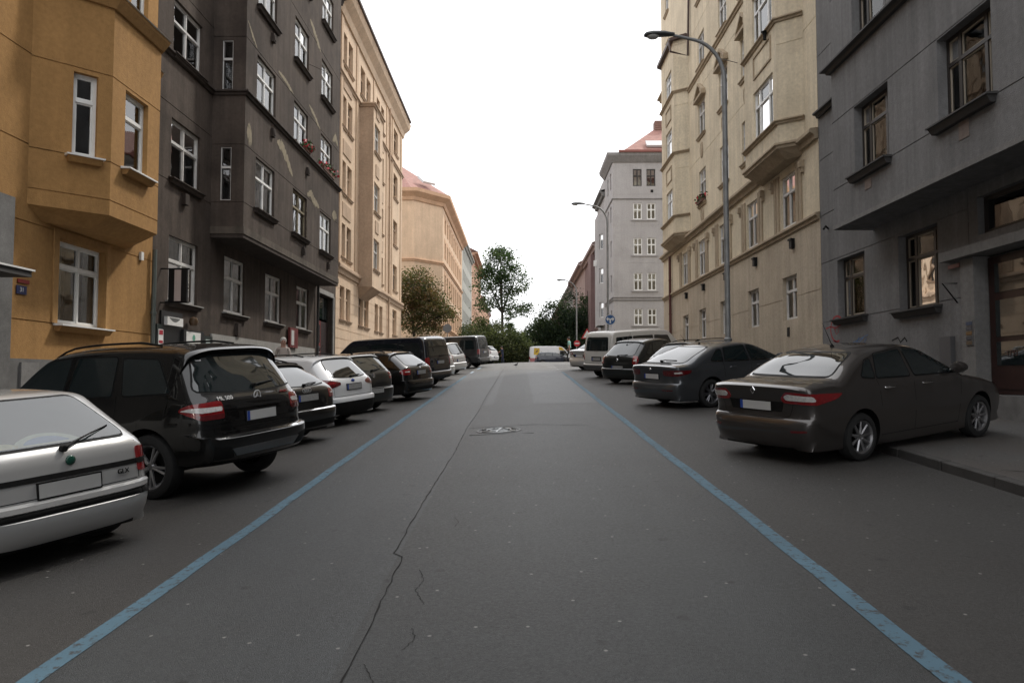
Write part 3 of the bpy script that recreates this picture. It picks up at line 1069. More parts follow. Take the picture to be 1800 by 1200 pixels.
# basement shop: dark doors with a white fascia, poster, notice boards
b.box('shop_door', XL, XL + .05, 19.0, 20.2, 0.6, 3.42, mat('shop_black', (0.012, 0.013, 0.014), 0.35))
fs = b.box('shop_fascia', XL + .05, XL + .14, 19.15, 20.05, 3.05, 3.27, M_white_fr)
mb = MB()
pts = [(XL + .142, 19.25 + .6 * t, 3.24 - .1 * math.sin(t * 3.0)) for t in np.linspace(0, 1, 12)]
mb.add([p for p in pts] + [(p[0], p[1], 3.25) for p in pts], [(i, i + 1, 13 + i, 12 + i) for i in range(11)])
part('fascia_emblem', mb, mat('fascia_grey', (0.12, 0.125, 0.12), 0.6), fs)
ps = b.box('poster_board', XL, XL + .06, 18.75, 19.05, 0.6, 3.05, mat('shop_green', (0.012, 0.02, 0.018), 0.4))
for z0, z1, m_ in ((2.5, 2.92, M_white_fr), (2.78, 2.90, mat('poster_red', (0.35, 0.012, 0.03), 0.5, var=0)), (2.56, 2.63, mat('poster_red', (0, 0, 0)))):
    mb = MB()
    mb.box(XL + .06, XL + (.066 if m_ is M_white_fr else .07), 18.84 if m_ is M_white_fr else 18.87, 19.10 if m_ is M_white_fr else 19.07, z0, z1)
    part('poster', mb, m_, ps)
nb = b.box('notice_board', XL + .05, XL + .12, 20.15, 21.45, 1.6, 3.0, mat('shop_black', (0, 0, 0)))
mb = MB()
mb.box(XL + .12, XL + .13, 20.3, 21.2, 2.62, 2.95)
nw = part('notice', mb, M_white_fr, nb)
mb = MB()
mb.lathe([(0, 0), (0.06, 0), (0.09, .003), (0.05, .004)], 14, 'x', (XL + .133, 20.75, 2.79))
part('emblem', mb, mat('notice_green', (0.12, 0.35, 0.25), 0.6, var=0), nb)
nb2 = b.box('notice_case', XL + .05, XL + .10, 21.5, 22.1, 2.3, 2.9, mat('shop_green', (0, 0, 0)))
mb = MB()
mb.box(XL + .10, XL + .105, 21.63, 21.92, 2.35, 2.8)
part('notice', mb, mat('notice_pale', (0.42, 0.5, 0.48), 0.6, var=0.2, scale=20), nb2)
mb = MB()
mb.lathe([(0.0, .16), (0.10, .12), (0.13, 0.02), (0.09, -0.08), (0, -.1)], 12, 'z', (XL + .16, 20.65, 3.22))
b.part('wall_lantern', mb, mat('lantern_brown', (0.10, 0.06, 0.03), 0.4), 50)
mb = MB()
for zz in (4.48, 3.60):
    mb.box(XL, XL + 0.75, 19.0, 19.04, zz, zz + 0.03)
hs_ = b.part('sign_bracket', mb, M_black)
mb = MB()
mb.box(XL + .22, XL + .70, 18.98, 19.06, 3.63, 4.48)
sg = part('hanging_sign', mb, M_black, hs_)
mb = MB()
mb.box(XL + .38, XL + .55, 18.97, 18.98, 3.65, 4.46)
part('sign_stripe', mb, mat('sign_pale', (0.42, 0.36, 0.34), 0.6, var=0.1), hs_)
b.box('display_case', XL + .05, XL + .14, 29.5, 30.55, 2.9, 3.7, mat('case_red', (0.14, 0.02, 0.02), 0.4))
b.box('display_paper', XL + .142, XL + .15, 29.65, 30.0, 3.0, 3.6, M_plate)


def blob(cx, cz, rx, rz, n=18, seed=0, tail=()):
    rd = random.Random(seed)
    return [(cx + rx * math.cos(2 * math.pi * i / n) * rd.uniform(0.7, 1.15), cz + rz * math.sin(2 * math.pi * i / n) * rd.uniform(0.65, 1.2)) for i in range(n)]


def ragged(path, w, seed):
    """outline of a ragged fallen patch following a drooping line"""
    rd = random.Random(seed)
    P = []
    for i, (y, z) in enumerate(path):
        P.append((y, z))
    up, lo = [], []
    n = 26
    for i in range(n + 1):
        t = i / n * (len(P) - 1)
        k = min(int(t), len(P) - 2)
        f = t - k
        y = P[k][0] * (1 - f) + P[k + 1][0] * f
        z = P[k][1] * (1 - f) + P[k + 1][1] * f
        th = w * (math.sin(math.pi * min(1, max(0.03, i / n))) ** .5)
        up.append((y + rd.uniform(-.02, .02), z + th * (.5 + .35 * abs(math.sin(i * 1.1)) + rd.uniform(-.1, .1))))
        lo.append((y + rd.uniform(-.02, .02), z - th * (.4 + rd.uniform(-.25, .3))))
    return up + lo[::-1]


for k, (path, w) in enumerate(((((24.95, 9.75), (25.5, 9.72), (26.0, 9.45), (26.75, 9.05)), .34), (((28.62, 8.85), (29.1, 8.95), (29.6, 8.78), (30.4, 8.72)), .30),
                              (((22.15, 9.15), (22.6, 9.05)), .5), (((22.1, 12.6), (22.5, 12.3), (22.9, 12.1)), .12), (((25.0, 12.25), (25.8, 12.2), (26.7, 12.1)), .14),
                              (((28.7, 12.45), (29.4, 12.3), (30.4, 12.0)), .16), (((28.7, 15.9), (29.5, 15.6), (30.3, 15.3)), .25), (((32.4, 12.2), (32.9, 12.5), (33.4, 12.3)), .3),
                              (((32.5, 8.9), (33.3, 8.95)), .35), (((28.55, 8.3), (28.62, 7.0)), .1))):
    mb = MB()
    po = ragged(path, w, k)
    n_ = len(po)
    mb.add([(XB + .005, y, z) for y, z in po] + [(XB - .01, y, z) for y, z in po], [tuple(range(n_))] + [(i, (i + 1) % n_, n_ + (i + 1) % n_, n_ + i) for i in range(n_)])
    b.part('lost_plaster_patch', mb, M_lost)
for cy, cz in ((24.4, 9.9), (28.5, 9.75), (24.3, 13.1), (28.1, 6.55), (31.8, 6.55)):
    mb = MB()
    mb.box(XB, XB + .1, cy - .11, cy + .11, cz - .16, cz + .12)
    mb.box(XB + .1, XB + .12, cy - .07, cy + .07, cz - .1, cz + .05)
    b.part('flue_vent', mb, M_soot2)
for cy in (24.2, 20.2):
    mb = MB()
    mb.box(XL, XL + .12, cy - .12, cy + .12, 3.05 if cy > 22 else 6.45, 3.45 if cy > 22 else 6.75)
    b.part('flue_vent', mb, M_soot2)
# air rod at an open window
mb = MB()
mb.tube([(XB, 28.4, 14.0), (XB + .55, 28.9, 13.9)], 0.012, 6)
b.part('clothes_rod', mb, M_soot2)


def flowers(name, label, x, y, z, w, red, seed):
    rd = random.Random(seed)
    t = thing(name, label, 'flower box', (x, y, z))
    mb = MB()
    mb.box(x - .09, x + .09, y - w / 2, y + w / 2, z, z + .16)
    part('box', mb, mat('clay_box', (0.12, 0.06, 0.04), 0.8), t)
    mb, mf = MB(), MB()
    for _ in range(150):
        p = Vector((x + rd.gauss(0.03, .10), y + rd.gauss(0, w * .33), z + .2 + abs(rd.gauss(0, .13)) - rd.random() * .12))
        q = mb if rd.random() > red else mf
        s = rd.uniform(.03, .06)
        a = Vector((rd.gauss(0, 1), rd.gauss(0, 1), rd.gauss(0, 1))).normalized() * s
        c = Vector((rd.gauss(0, 1), rd.gauss(0, 1), rd.gauss(0, 1))).cross(a).normalized() * s
        q.add([p - a - c, p + a - c, p + a + c, p - a + c], [(0, 1, 2, 3)])
    o = part('leaves', mb, mat('geranium_leaf', (0.05, 0.09, 0.03), 0.7), t)
    o['kind'] = 'stuff'
    o = part('blossom', mf, mat('geranium_red', (0.50, 0.03, 0.05), 0.6, var=0.2, scale=20), t)
    o['kind'] = 'stuff'


flowers('flower_box', 'window box with bright red blossoms on the middle sill of the sooty house bay', XB + .06, 28.3, 10.41, 0.5, 0.5, 1)
flowers('flower_box', 'window box with trailing reddish plants on the far sill of the sooty house bay', XB + .06, 31.4, 10.41, 1.7, 0.35, 2)

# ------------------------------------------------------------------ L3: beige house with narrow oriel
b = Bld('beige_house', 'sunlit beige apartment house with a narrow box oriel and deep eaves', (XL, 48, 2))
Y0, Y1 = 37.32, 58.2
rz = [(4.75, 6.5), (8.05, 9.85), (11.45, 13.2), (15.0, 16.7), (18.4, 20.1)]
ops = []
for i, (z0, z1) in enumerate(rz):
    for a in (38.15, 39.55):
        ops.append((a, a + 1.05, z0, z1, WB))
    if i in (0, 4):
        for a in (42.65, 44.3):
            ops.append((a, a + 1.25, z0, z1, WB))
        for a in (47.5, 49.1):
            ops.append((a, a + 1.1, z0, z1, WB))
    else:
        ops.append((49.1, 50.2, z0, z1, WB))
    ops.append((54.2, 56.0, z0 + .15, z1 + .25, WB))
b.panel('wall', (XL, Y0), (XL, Y1), 0.5, 21.4, M_beige, ops, [3.2, 3.7, 4.2, 5.2, 5.75, 6.3, 6.9], gh=0.03)
XO = -8.47
b.panel('oriel_wall', (XL, 42.4), (XO, 42.4), 6.95, 17.5, M_beige2)  # side facing the camera: its shade is painted in as darker beige
b.panel('oriel_wall', (XO, 42.4), (XO, 45.3), 6.95, 17.5, M_beige, [(42.75, 44.45, z0, z1, WBw) for z0, z1 in rz[1:4]], room=.4)
b.panel('oriel_wall', (XO, 45.3), (XL, 45.3), 6.95, 17.5, M_beige)
mb = MB()
mb.add([(XL, 42.4, 17.52), (XO, 42.4, 17.52), (XO, 45.3, 17.52), (XL, 45.3, 17.52)], [(0, 1, 2, 3)])
b.part('oriel_roof', mb, M_metal_sheet)
mb = MB()
mb.add([(XL, 42.4, 6.95), (XO, 42.4, 6.95), (XO, 45.3, 6.95), (XL, 45.3, 6.95), (XL, 42.8, 6.3), (XL, 44.9, 6.3)], [(0, 1, 4), (1, 2, 5, 4), (2, 3, 5)])
b.part('oriel_corbel', mb, M_beige2)
b.sweep('oriel_cornice', [(XL, Y0), (XL, 42.4), (XO, 42.4), (XO, 45.3), (XL, 45.3), (XL, Y1)], ledge(0.16, 0.24, 17.5), M_beige2)
b.sweep('string_course', [(XL, Y0), (XL, Y1)], ledge(0.22, 0.5, 7.1), M_beige2)
b.sweep('eaves_cornice', [(XL, Y0), (XL, Y1), (-45, Y1)], [(-.02, 20.8), (0.1, 20.8), (0.18, 21.2), (0.5, 21.6), (0.55, 21.8), (0.6, 22.0), (-.02, 22.0)], M_beige)
b.sweep('gutter', [(XL, Y0), (XL, Y1)], [(0.56, 22.01), (0.70, 22.01), (0.72, 22.12), (0.56, 22.12)], M_gutter)
for i, (z0, z1) in enumerate(rz[1:4]):      # relief panels between the floors
    for a in (38.4, 49.4):
        b.box('relief_panel', XL, XL + .05, a, a + 1.9 if a < 40 else a + .6, z1 + .35, z1 + 1.1, M_beige2)
    b.box('relief_panel', XO, XO + .05, 43.1, 44.1, z1 + .4, z1 + 1.1, M_beige2)
for a in (37.75, 41.4, 46.3, 51.0, 53.3, 57.2):
    b.box('pilaster', XL, XL + .06, a, a + .45, 7.65, 20.7, plaster('beige_pilaster', (0.56, 0.42, 0.30), 0.06))
downpipe(b, XL + 0.12, 51.9, 2.8, 20.9, M_beige2, 0.07)
b.panel('end_wall', (XL, Y1), (-45, Y1), 0.5, 21.4, M_beige)
core(b, [(-20, Y1), (-20, Y0), (XL, Y0)], 0.5, 21.4, M_beige)
pitched(b, -20, XL + .2, Y0, Y1, 22.0, 3.2, M_tile, hip1=4)
for y in (49.5, 54.5):
    b.box('chimney', -10.9, -10.2, y, y + .8, 22.3, 24.1, M_beige2)

# ------------------------------------------------------------------ L4: peach corner house with red roof
b = Bld('peach_corner_house', 'peach corner house with orange trim and red tiled roof beyond the left side street', (-12, 100, 2.9))
zb, zt = 2.5, 23.6
pts = [(-45, 86), (-12.3, 86), (XL, 89.6), (XL, 120.4)]
cols = [92.0 + 3.1 * i for i in range(9)]
rz = [(4.6, 7.4), (8.4, 10.6), (12.2, 14.6), (16.6, 18.6), (19.8, 21.6)]
b.panel('wall', pts[0], pts[1], zb, zt, M_peach, [(-16.5, -15.0, z0, z1, WF) for z0, z1 in rz])
b.panel('wall', pts[1], pts[2], zb, zt, M_peach)
b.panel('wall', pts[2], pts[3], zb, zt, M_peach, [(c, c + 1.25, z0, z1, dict(WF, key='wfo', fr=M_orange)) for c in cols for z0, z1 in rz])
for z, o, h in ((15.4, .2, .4), (7.7, .25, .5), (4.1, .2, .5), (10.9, .12, .2)):
    b.sweep('string_course', pts, ledge(o, h, z), M_orange)
b.sweep('eaves_cornice', pts, [(-.02, 22.6), (.15, 22.6), (.3, 23.0), (.9, 23.5), (.95, 23.9), (-.02, 23.9)], M_orange)
for c in cols:
    for z0, z1 in rz:
        mb = MB()
        po = [(c - .3, z0), (c - .02, z0), (c - .02, z1 + .02), (c + 1.27, z1 + .02), (c + 1.27, z0), (c + 1.55, z0), (c + 1.55, z1 + .5), (c - .3, z1 + .5)]
        mb.add([(XL + .04, y, z) for y, z in po] + [(XL, y, z) for y, z in po], [tuple(range(8))] + [(i, (i + 1) % 8, 8 + (i + 1) % 8, 8 + i) for i in range(8)])
        b.part('window_surround', mb, M_orange)
mb = MB()
zr = 29.5
mb.add([(-30, 85.2, 23.9), (-12.6, 85.2, 23.9), (-8.4, 89.8, 23.9), (-8.4, 120.4, 23.9), (-16, 94, zr), (-16, 120.4, zr), (-30, 94, zr)],
       [(0, 1, 4, 6), (1, 2, 4), (2, 3, 5, 4)])
b.part('roof', mb, M_tile)
mb = MB()                         # skylight on the corner slope and front slope
for (x, y, z) in ((-11.2, 88.6, 25.6), (-10.2, 96, 26.0)):
    mb.obox((x, y, z), (Vector((.7, .7, 0)).normalized(), Vector((.55, -.55, -.6)).normalized(), Vector((.45, -.45, .77)).normalized()), (.9, .7, .12))
b.part('skylight', mb, mat('skylight_glass', (0.5, 0.5, 0.5), 0.1, var=0))
core(b, [(XL, 120.4), (-30, 120.4), (-30, 86)], zb, zt, M_peach)
b.box('chimney', -14.5, -13.8, 101, 102.0, 26, 29.6, M_tile2)


def far_house(name, label, X, Y0, Y1, zt, m, mr, side, trim=None, step=3.0, gut=.6, rise=3.5, w=1.2, storey=3.4, base=2.5):
    b = Bld(name, label, (X, (Y0 + Y1) / 2, 2.9))
    ops = []
    n = int((Y1 - Y0 - 1.2) / step)
    off = ((Y1 - Y0) - (n - 1) * step - w) / 2
    z = 4.4
    while z + 2.0 < zt - .8:
        for i in range(n):
            a = Y0 + off + i * step
            ops.append((a, a + w, z, z + 1.9, WF))
        z += storey
    back = X - 12 if side < 0 else X + 12
    if side < 0:
        b.panel('wall', (X, Y0), (X, Y1), base, zt, m, ops)
        path = [(X, Y0), (X, Y1)]
        core(b, [(X, Y1), (back, Y1), (back, Y0), (X, Y0)], base, zt, m)
    else:
        b.panel('wall', (X, Y1), (X, Y0), base, zt, m, ops)
        path = [(X, Y1), (X, Y0)]
        core(b, [(X, Y0), (back, Y0), (back, Y1), (X, Y1)], base, zt, m)
    b.sweep('eaves_cornice', path, ledge(gut, .7, zt - .5), trim or m)
    b.sweep('string_course', path, ledge(.15, .3, 7.3), trim or m)
    pitched(b, min(X, back), max(X, back), Y0, Y1, zt + .22, rise, mr, over=gut)
    return b


far_house('grey_green_house', 'narrow grey green house between the peach and salmon houses', XL, 120.5, 145, 24.5, M_mint, M_tile2, -1, step=2.7)
far_house('salmon_house', 'salmon house with brown overhanging eaves beyond the grey green one', XL, 145.1, 180, 26.5, M_salmon, M_tile2, -1, gut=1.2, step=3.6)
far_house('orange_house', 'lower orange brown house, farthest in the left row behind the tall tree', XL, 180.1, 235, 21.5, M_salmon, M_tile2, -1, trim=M_pinkgrey, step=3.6)
far_house('cream_far_house', 'pale cream house glimpsed at the far left end of the street', XL, 235.1, 300, 18.0, M_peach, M_tile2, -1, step=4)

# ------------------------------------------------------------------ R1: slate grey house (right, nearest)
XR, XB = 9.0, 8.0
b = Bld('slate_grey_house', 'slate grey house with wide overhanging upper front and dark windows, nearest on the right', (XR, 10, 0))
gr = [3.28, 5.03]
b.panel('wall', (XR, 21.95), (XR, 14.76), -1, 5.45, M_slate, [(19.2, 20.85, 3.32, 4.98, WL), (15.85, 17.5, 3.23, 5.0, WL)], gr)
b.panel('wall', (XR, 11.4), (XR, -30), -1, 5.45, M_slate)
b.panel('wall', (XR, 14.75), (XR, 11.4), 4.26, 5.45, M_slate, [(11.9, 14.45, 4.45, 5.2, dict(key='fan', fr=M_dark_fr, nl=2, nu=1, tr=None, dep=.2))])
b.panel('wall', (XR, 21.95), (XR, 18.7), 5.45, 20.0, M_slate, (), [6.45, 8.12, 11.3])
rows = [(6.45, 8.1), (9.62, 11.25), (12.85, 14.5), (16.0, 17.6)]
ops = [(a, a + 1.62, z0, z1, WL if j != 1 else dict(WL, key='wl2', sill=None)) for a in (15.82, 12.32, 8.8, 5.3) for j, (z0, z1) in enumerate(rows)]
b.panel('overhang_wall', (XB, 18.65), (XB, -30), 5.45, 20.0, M_slate, ops, [6.40, 8.12, 11.3], room=0.6)
b.panel('overhang_wall', (XR, 18.65), (XB, 18.65), 5.45, 20.0, M_slate)
mb = MB()
mb.add([(XB, 18.65, 5.45), (XR, 18.65, 5.45), (XR, -30, 5.45), (XB, -30, 5.45)], [(0, 1, 2, 3)])
b.part('overhang_soffit', mb, M_slate)
b.sweep('overhang_edge', [(XR, 18.65), (XB, 18.65), (XB, -30)], [(0, 5.40), (0.03, 5.40), (0.03, 5.50), (0, 5.50)], M_slate2)
b.sweep('string_course', [(XR, 18.65), (XB, 18.65), (XB, -30)], ledge(0.22, 0.18, 9.42), M_slate3)
b.sweep('string_course', [(XR, 21.9), (XR, 20.2)], ledge(0.2, 0.18, 9.42), M_slate3)
core(b, [(XR, -30), (20, -30), (20, 21.95), (XR, 21.95)], -1, 20, M_slate)
pitched(b, XB, 20, -30, 21.9, 20.0, 4, M_tile2)
# recessed entrance: pier, canopy slab, side reveal, door
b.box('portal_pier', XR - .06, XR + .3, 14.55, 14.98, -0.5, 4.05, M_slate2)
b.box('canopy', XR - .22, XR + .4, 10.4, 15.45, 4.06, 4.25, M_slate2)
b.box('recess_wall', XR + .31, XR + .4, 11.0, 14.54, -0.5, 4.05, M_slate)
M_bdoor = mat('dark_brown_door', (0.030, 0.012, 0.010), 0.35, var=0.25, scale=5)
XD = XR - .25
d = b.box('door', XD + .46, XD + .54, 12.1, 14.5, 1.35, 4.0, M_bdoor)
for y0, y1 in ((13.4, 14.3), (12.3, 13.15)):
    for z0, z1 in ((3.3, 3.85), (2.45, 3.15), (1.9, 2.35)):
        mb = MB()
        mb.box(XD + .44, XD + .457, y0, y1, z0, z1)
        part('door_pane', mb, M_cglass, d)
    mb = MB()
    mb.box(XD + .44, XD + .457, y0, y1, 1.45, 1.8)
    part('door_panel', mb, M_bdoor, d)
mb = MB()
mb.tube([(XD + .45, 13.27, 2.35), (XD + .40, 13.27, 2.35), (XD + .40, 13.27, 2.6), (XD + .45, 13.27, 2.6)], .012, 6)
part('handle', mb, M_chrome, d)
me = text_mesh('1193', 0.16, mat('faded_lettering', (0.09, 0.045, 0.04), 0.6, var=0))
place('lettering', me, d, Matrix.Translation((XD + .435, 13.85, 2.12)) @ Matrix(((0, 0, -1, 0), (-1, 0, 0, 0), (0, 1, 0, 0), (0, 0, 0, 1))))
bp_ = b.box('bell_panel', XR - .075, XR - .062, 14.6, 14.82, 2.3, 2.8, M_metal_sheet)
for i, c in enumerate(((0.10, 0.07, 0.04), (0.06, 0.06, 0.07), (0.16, 0.09, 0.03), (0.08, 0.08, 0.09), (0.05, 0.07, 0.12))):
    mb = MB()
    mb.box(XR - .085, XR - .075, 14.62, 14.80, 2.32 + .095 * i, 2.39 + .095 * i)
    part('name_strip', mb, mat('strip_%d' % i, c, 0.5, var=.2, scale=30), bp_)
b.box('door_step', XR - .3, XR + .25, 11.3, 14.54, 0.2, 1.34, M_gran)
b.box('meter_cabinet', XR - .1, XR, 15.32, 15.72, 1.35, 2.52, mat('cabinet_grey', (0.10, 0.10, 0.105), 0.5, .3))
b.box('street_sign', XR - .03, XR - .005, 15.05, 15.45, 3.92, 4.0, mat('sign_red', (0.16, 0.015, 0.015), 0.4, var=0))
mb = MB()
mb.tube([(XR, 15.2, 3.6), (XR - .3, 15.2, 3.6), (XR, 15.2, 3.2)], .015, 6)
b.part('sign_bracket', mb, M_black)
mb = MB()
mb.tube([(XR, 21.4, 6.0), (XR - .12, 21.3, 6.05), (XR - .2, 21.25, 5.95)], .03, 6)
b.part('cable_hook', mb, M_black)
b.box('wall_vent', XB - .012, XB - .002, 16.65, 16.95, 5.98, 6.2, plaster('vent_patch', (.23, .19, .17)))
b.box('wall_vent', XB - .012, XB - .002, 13.0, 13.3, 5.95, 6.3, plaster('vent_patch', (.2, .2, .2)))
# graffiti, as paint strokes on the wall
def stroke(pts, r, m):
    mb = MB()
    vs = []
    for i, (y, z) in enumerate(pts):
        t = Vector(pts[min(i + 1, len(pts) - 1)]) - Vector(pts[max(i - 1, 0)])
        t = t.normalized() if t.length else Vector((1, 0))
        n = Vector((-t.y, t.x)) * r * random.uniform(.7, 1.2)
        vs += [(XR - .004, y + n.x, z + n.y), (XR - .004, y - n.x, z - n.y)]
    mb.add(vs, [(2 * i, 2 * i + 1, 2 * i + 3, 2 * i + 2) for i in range(len(pts) - 1)])
    return b.part('graffiti', mb, m)


M_gr = mat('red_spray', (0.30, 0.03, 0.035), 0.7, var=.2, scale=20)
M_gb = mat('blue_spray', (0.09, 0.17, 0.33), 0.7, var=.2, scale=20)
arc = [(20.95 + .42 * math.cos(a), 3.05 + .36 * math.sin(a)) for a in np.linspace(2.6, -1.9, 22)]
stroke(arc, .03, M_gr)
stroke([(21.7, 3.1), (21.4, 3.14), (21.0, 3.08), (20.7, 3.15)], .022, M_gr)
stroke([(21.2, 2.72), (20.95, 2.68), (21.05, 2.5), (21.0, 2.4)], .022, M_gr)
stroke([(20.9, 2.6), (20.75, 2.45), (20.7, 2.6), (20.55, 2.42), (20.5, 2.55), (20.3, 2.45)], .02, M_gr)
stroke([(21.1, 3.0), (20.95, 3.2), (20.85, 2.95), (21.0, 2.9), (21.15, 3.1)], .016, M_gr)
stroke([(19.9, 2.5), (19.6, 2.75), (19.75, 2.55), (19.35, 2.72), (19.5, 2.45), (19.2, 2.7), (19.25, 2.5)], .016, M_gb)
stroke([(19.95, 2.62), (19.1, 2.78)], .014, M_gb)
stroke([(17.9, 2.56), (17.6, 2.62), (17.5, 2.5), (17.3, 2.6), (17.2, 2.5)], .02, M_black)

# ------------------------------------------------------------------ R2: cream house with two tall bays
b = Bld('cream_house', 'tall cream apartment house with two stacked bays and carved window pediments', (XR, 34, 1.5))
Y0, Y1, ZT = 21.98, 45.8, 27.0
cols = [(23.9, 25.2), (27.7, 29.0), (31.7, 33.0), (35.55, 36.85), (39.2, 40.5)]
ops = []
for i, c in enumerate(cols):
    ops.append((c[0], c[1], 3.6, 5.05, dict(WCn, key='wcg', dep=.2)))
b.panel('wall', (XR, Y1), (XR, Y0), -0.5, 6.45, M_buff, ops, [1.9, 4.3])
b.panel('wall', (XR, Y1), (XR, Y0), 6.45, 9.0, M_cream, [(c[0], c[1], 6.7, 8.45, WCn) for c in cols])
zr = [(10.2, 11.9), (13.6, 15.3), (17.1, 18.7), (20.5, 22.1), (23.8, 25.4)]
ops = []
for j, (z0, z1) in enumerate(zr):
    for c in ((28.2, 29.45), (31.4, 32.7), (35.25, 36.55), (43.5, 44.5)):
        ops.append((c[0], c[1], z0, z1, WC))
b.panel('wall', (XR, Y1), (XR, Y0), 9.0, ZT, M_cream, ops, [12.6, 16.0, 19.4])
XC = 8.32


def bay(y0, y1, zbot, ztop, wy, rows_, tag_):
    A, B_, C_, D_ = (XR, y1), (XC, y1 - .55), (XC, y0 + .5), (XR, y0)
    b.panel('bay_wall', A, B_, zbot, ztop, M_cream)
    b.panel('bay_wall', B_, C_, zbot, ztop, M_cream, [(wy[0], wy[1], z0, z1, WC3) for z0, z1 in rows_], room=.35)
    b.panel('bay_wall', C_, D_, zbot, ztop, M_cream, (), [z + 2.4 for z, _ in rows_])
    mb = MB()
    lo = [(XR, y1 - .35, zbot - .28), (XC + .3, y1 - .75, zbot - .28), (XC + .3, y0 + .7, zbot - .28), (XR, y0 + .3, zbot - .28)]
    hi = [(*p, zbot) for p in (A, B_, C_, D_)]
    mb.add(hi + lo, [(4, 5, 6, 7), (0, 1, 5, 4), (1, 2, 6, 5), (2, 3, 7, 6)])
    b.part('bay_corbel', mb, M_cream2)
    mb = MB()
    mb.add([(*p, ztop) for p in (A, B_, C_, D_)], [(0, 1, 2, 3)])
    b.part('bay_roof', mb, M_metal_sheet)
    path = [A, B_, C_, D_]
    b.sweep('bay_cornice', path, ledge(.12, .2, zbot), M_cream2)
    for z0, z1 in rows_:
        b.sweep('bay_sill_course', path, ledge(.13, .15, z0 - .2), M_cream2)
        mb = MB()
        if z1 + 1.3 < ztop:
            yc0, yc1 = wy[0] + .1, wy[1] - .1
            for (ya, yb, za, zb_) in ((yc0, yc1, z1 + .45, z1 + .52), (yc0, yc1, z1 + 1.2, z1 + 1.27), (yc0, yc0 + .07, z1 + .52, z1 + 1.2), (yc1 - .07, yc1, z1 + .52, z1 + 1.2)):
                mb.box(XC - .04, XC, ya, yb, za, zb_)
            b.part('bay_panel_moulding', mb, M_cream2)
    b.sweep('bay_gutter', path, [(.02, ztop - .05), (.22, ztop - .05), (.24, ztop + .1), (.02, ztop + .1)], M_gutter)


bay(23.0, 27.4, 9.0, 24.6, (23.85, 25.85), [(10.0, 11.7), (13.35, 15.1), (16.7, 18.4), (20.1, 21.8)], 0)
bay(38.55, 43.0, 9.2, 19.8, (39.65, 41.25), [(10.4, 11.95), (13.8, 15.3), (17.1, 18.5)], 1)
for path in ([(XR, Y1), (XR, Y0)],):
    b.sweep('string_course', path, ledge(.14, .22, 6.42), M_cream2)
    b.sweep('string_course', path, ledge(.26, .34, 8.86), M_cream2)
b.sweep('string_course', [(XR, 38.5), (XR, 27.4)], ledge(.14, .2, 16.7), M_cream2)
b.sweep('string_course', [(XR, Y1), (XR, 43.0)], ledge(.3, .3, 18.9), M_cream2)
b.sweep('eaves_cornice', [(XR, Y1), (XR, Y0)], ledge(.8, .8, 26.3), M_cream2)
# paired pilaster strips with brackets beside the first-floor windows
for c in cols:
    for a in (c[0] - .62, c[0] - .34, c[1] + .12, c[1] + .4):
        b.box('pilaster', XR - .05, XR, a, a + .2, 6.66, 8.6, M_cream2)
    for a in (c[0] - .75, c[1] + .68):
        mb = MB()
        mb.box(XR - .16, XR, a - .08, a + .08, 8.3, 8.52)
        mb.box(XR - .10, XR, a - .06, a + .06, 8.14, 8.302)
        b.part('bracket', mb, M_cream2)
# pediments and oval medallions
for c in ((28.3, 29.35), (31.45, 32.65), (35.3, 36.5)):
    ym = (c[0] + c[1]) / 2
    mb = MB()
    z = 15.5
    for (ya, za, yb, zb_) in ((c[0] - .2, z, ym, z + .55), (ym, z + .55, c[1] + .2, z)):
        mb.add([(XR - .2, ya, za), (XR - .2, yb, zb_), (XR - .2, yb, zb_ + .14), (XR - .2, ya, za + .14), (XR, ya, za), (XR, yb, zb_), (XR, yb, zb_ + .14), (XR, ya, za + .14)],
               [(0, 1, 2, 3), (0, 4, 5, 1), (3, 2, 6, 7), (0, 3, 7, 4), (1, 5, 6, 2)])
    mb.box(XR - .22, XR, c[0] - .25, c[1] + .25, z - .12, z)
    b.part('pediment', mb, M_cream2)
    mb = MB()
    mb.lathe([(0, .09), (.12, .08), (.2, .03), (.22, 0)], 12, 'x', (0, 0, 0))
    mb.v = [(XR - p[0], ym + p[1], z + .42 + p[2] * 1.1) for p in mb.v]
    b.part('carved_head', mb, M_cream, 60)
    for zz in (9.6, 12.85):
        if c[0] < 29 and zz < 10:
            continue
        mb = MB()
        mb.lathe([(0, .05), (.14, .05), (.17, .03), (.2, .06), (.24, .05), (.26, 0)], 16, 'x', (0, 0, 0))
        mb.v = [(XR - p[0], ym + p[1], zz + p[2] * 1.6) for p in mb.v]
        b.part('medallion', mb, M_cream2, 40)
for c in cols:
    for zz in (6.1,):
        mb = MB()
        mb.box(XR - .12, XR, c[0] + .1, c[0] + .32, zz - .2, zz + .12)
        mb.box(XR - .15, XR - .12, c[0] + .06, c[0] + .36, zz + .06, zz + .12)
        b.part('flue_vent', mb, M_black)
mb = MB()
mb.box(XR - .02, XR, 24.6, 24.8, 3.05, 3.35)
b.part('wall_vent', mb, M_black)
downpipe(b, XR - .12, 43.3, 2.4, 8.8, mat('red_brown_pipe', (0.10, 0.035, 0.03), 0.5, .2), .08)
mb = MB()
mb.tube([(XC - .25, 39.0, 19.75), (XC - .25, 38.6, 19.0), (XR - .1, 38.2, 18.6), (XR - .1, 37.9, 21.5), (XR - .1, 37.9, 26.4)], .06, 8)
b.part('downpipe', mb, M_gutter, 40)
mb = MB()
mb.tube([(XR, 29.9, 14.6), (XR - .75, 29.8, 14.75)], .015, 6)
b.part('flag_rod', mb, M_metal_sheet)
mb = MB()
mb.lathe([(0, -.14), (.05, -.12), (.06, .06), (.1, .14), (.12, .16)], 10, 'z', (XC - .1, 24.25, 13.05))
b.part('wall_lamp', mb, M_black, 50)
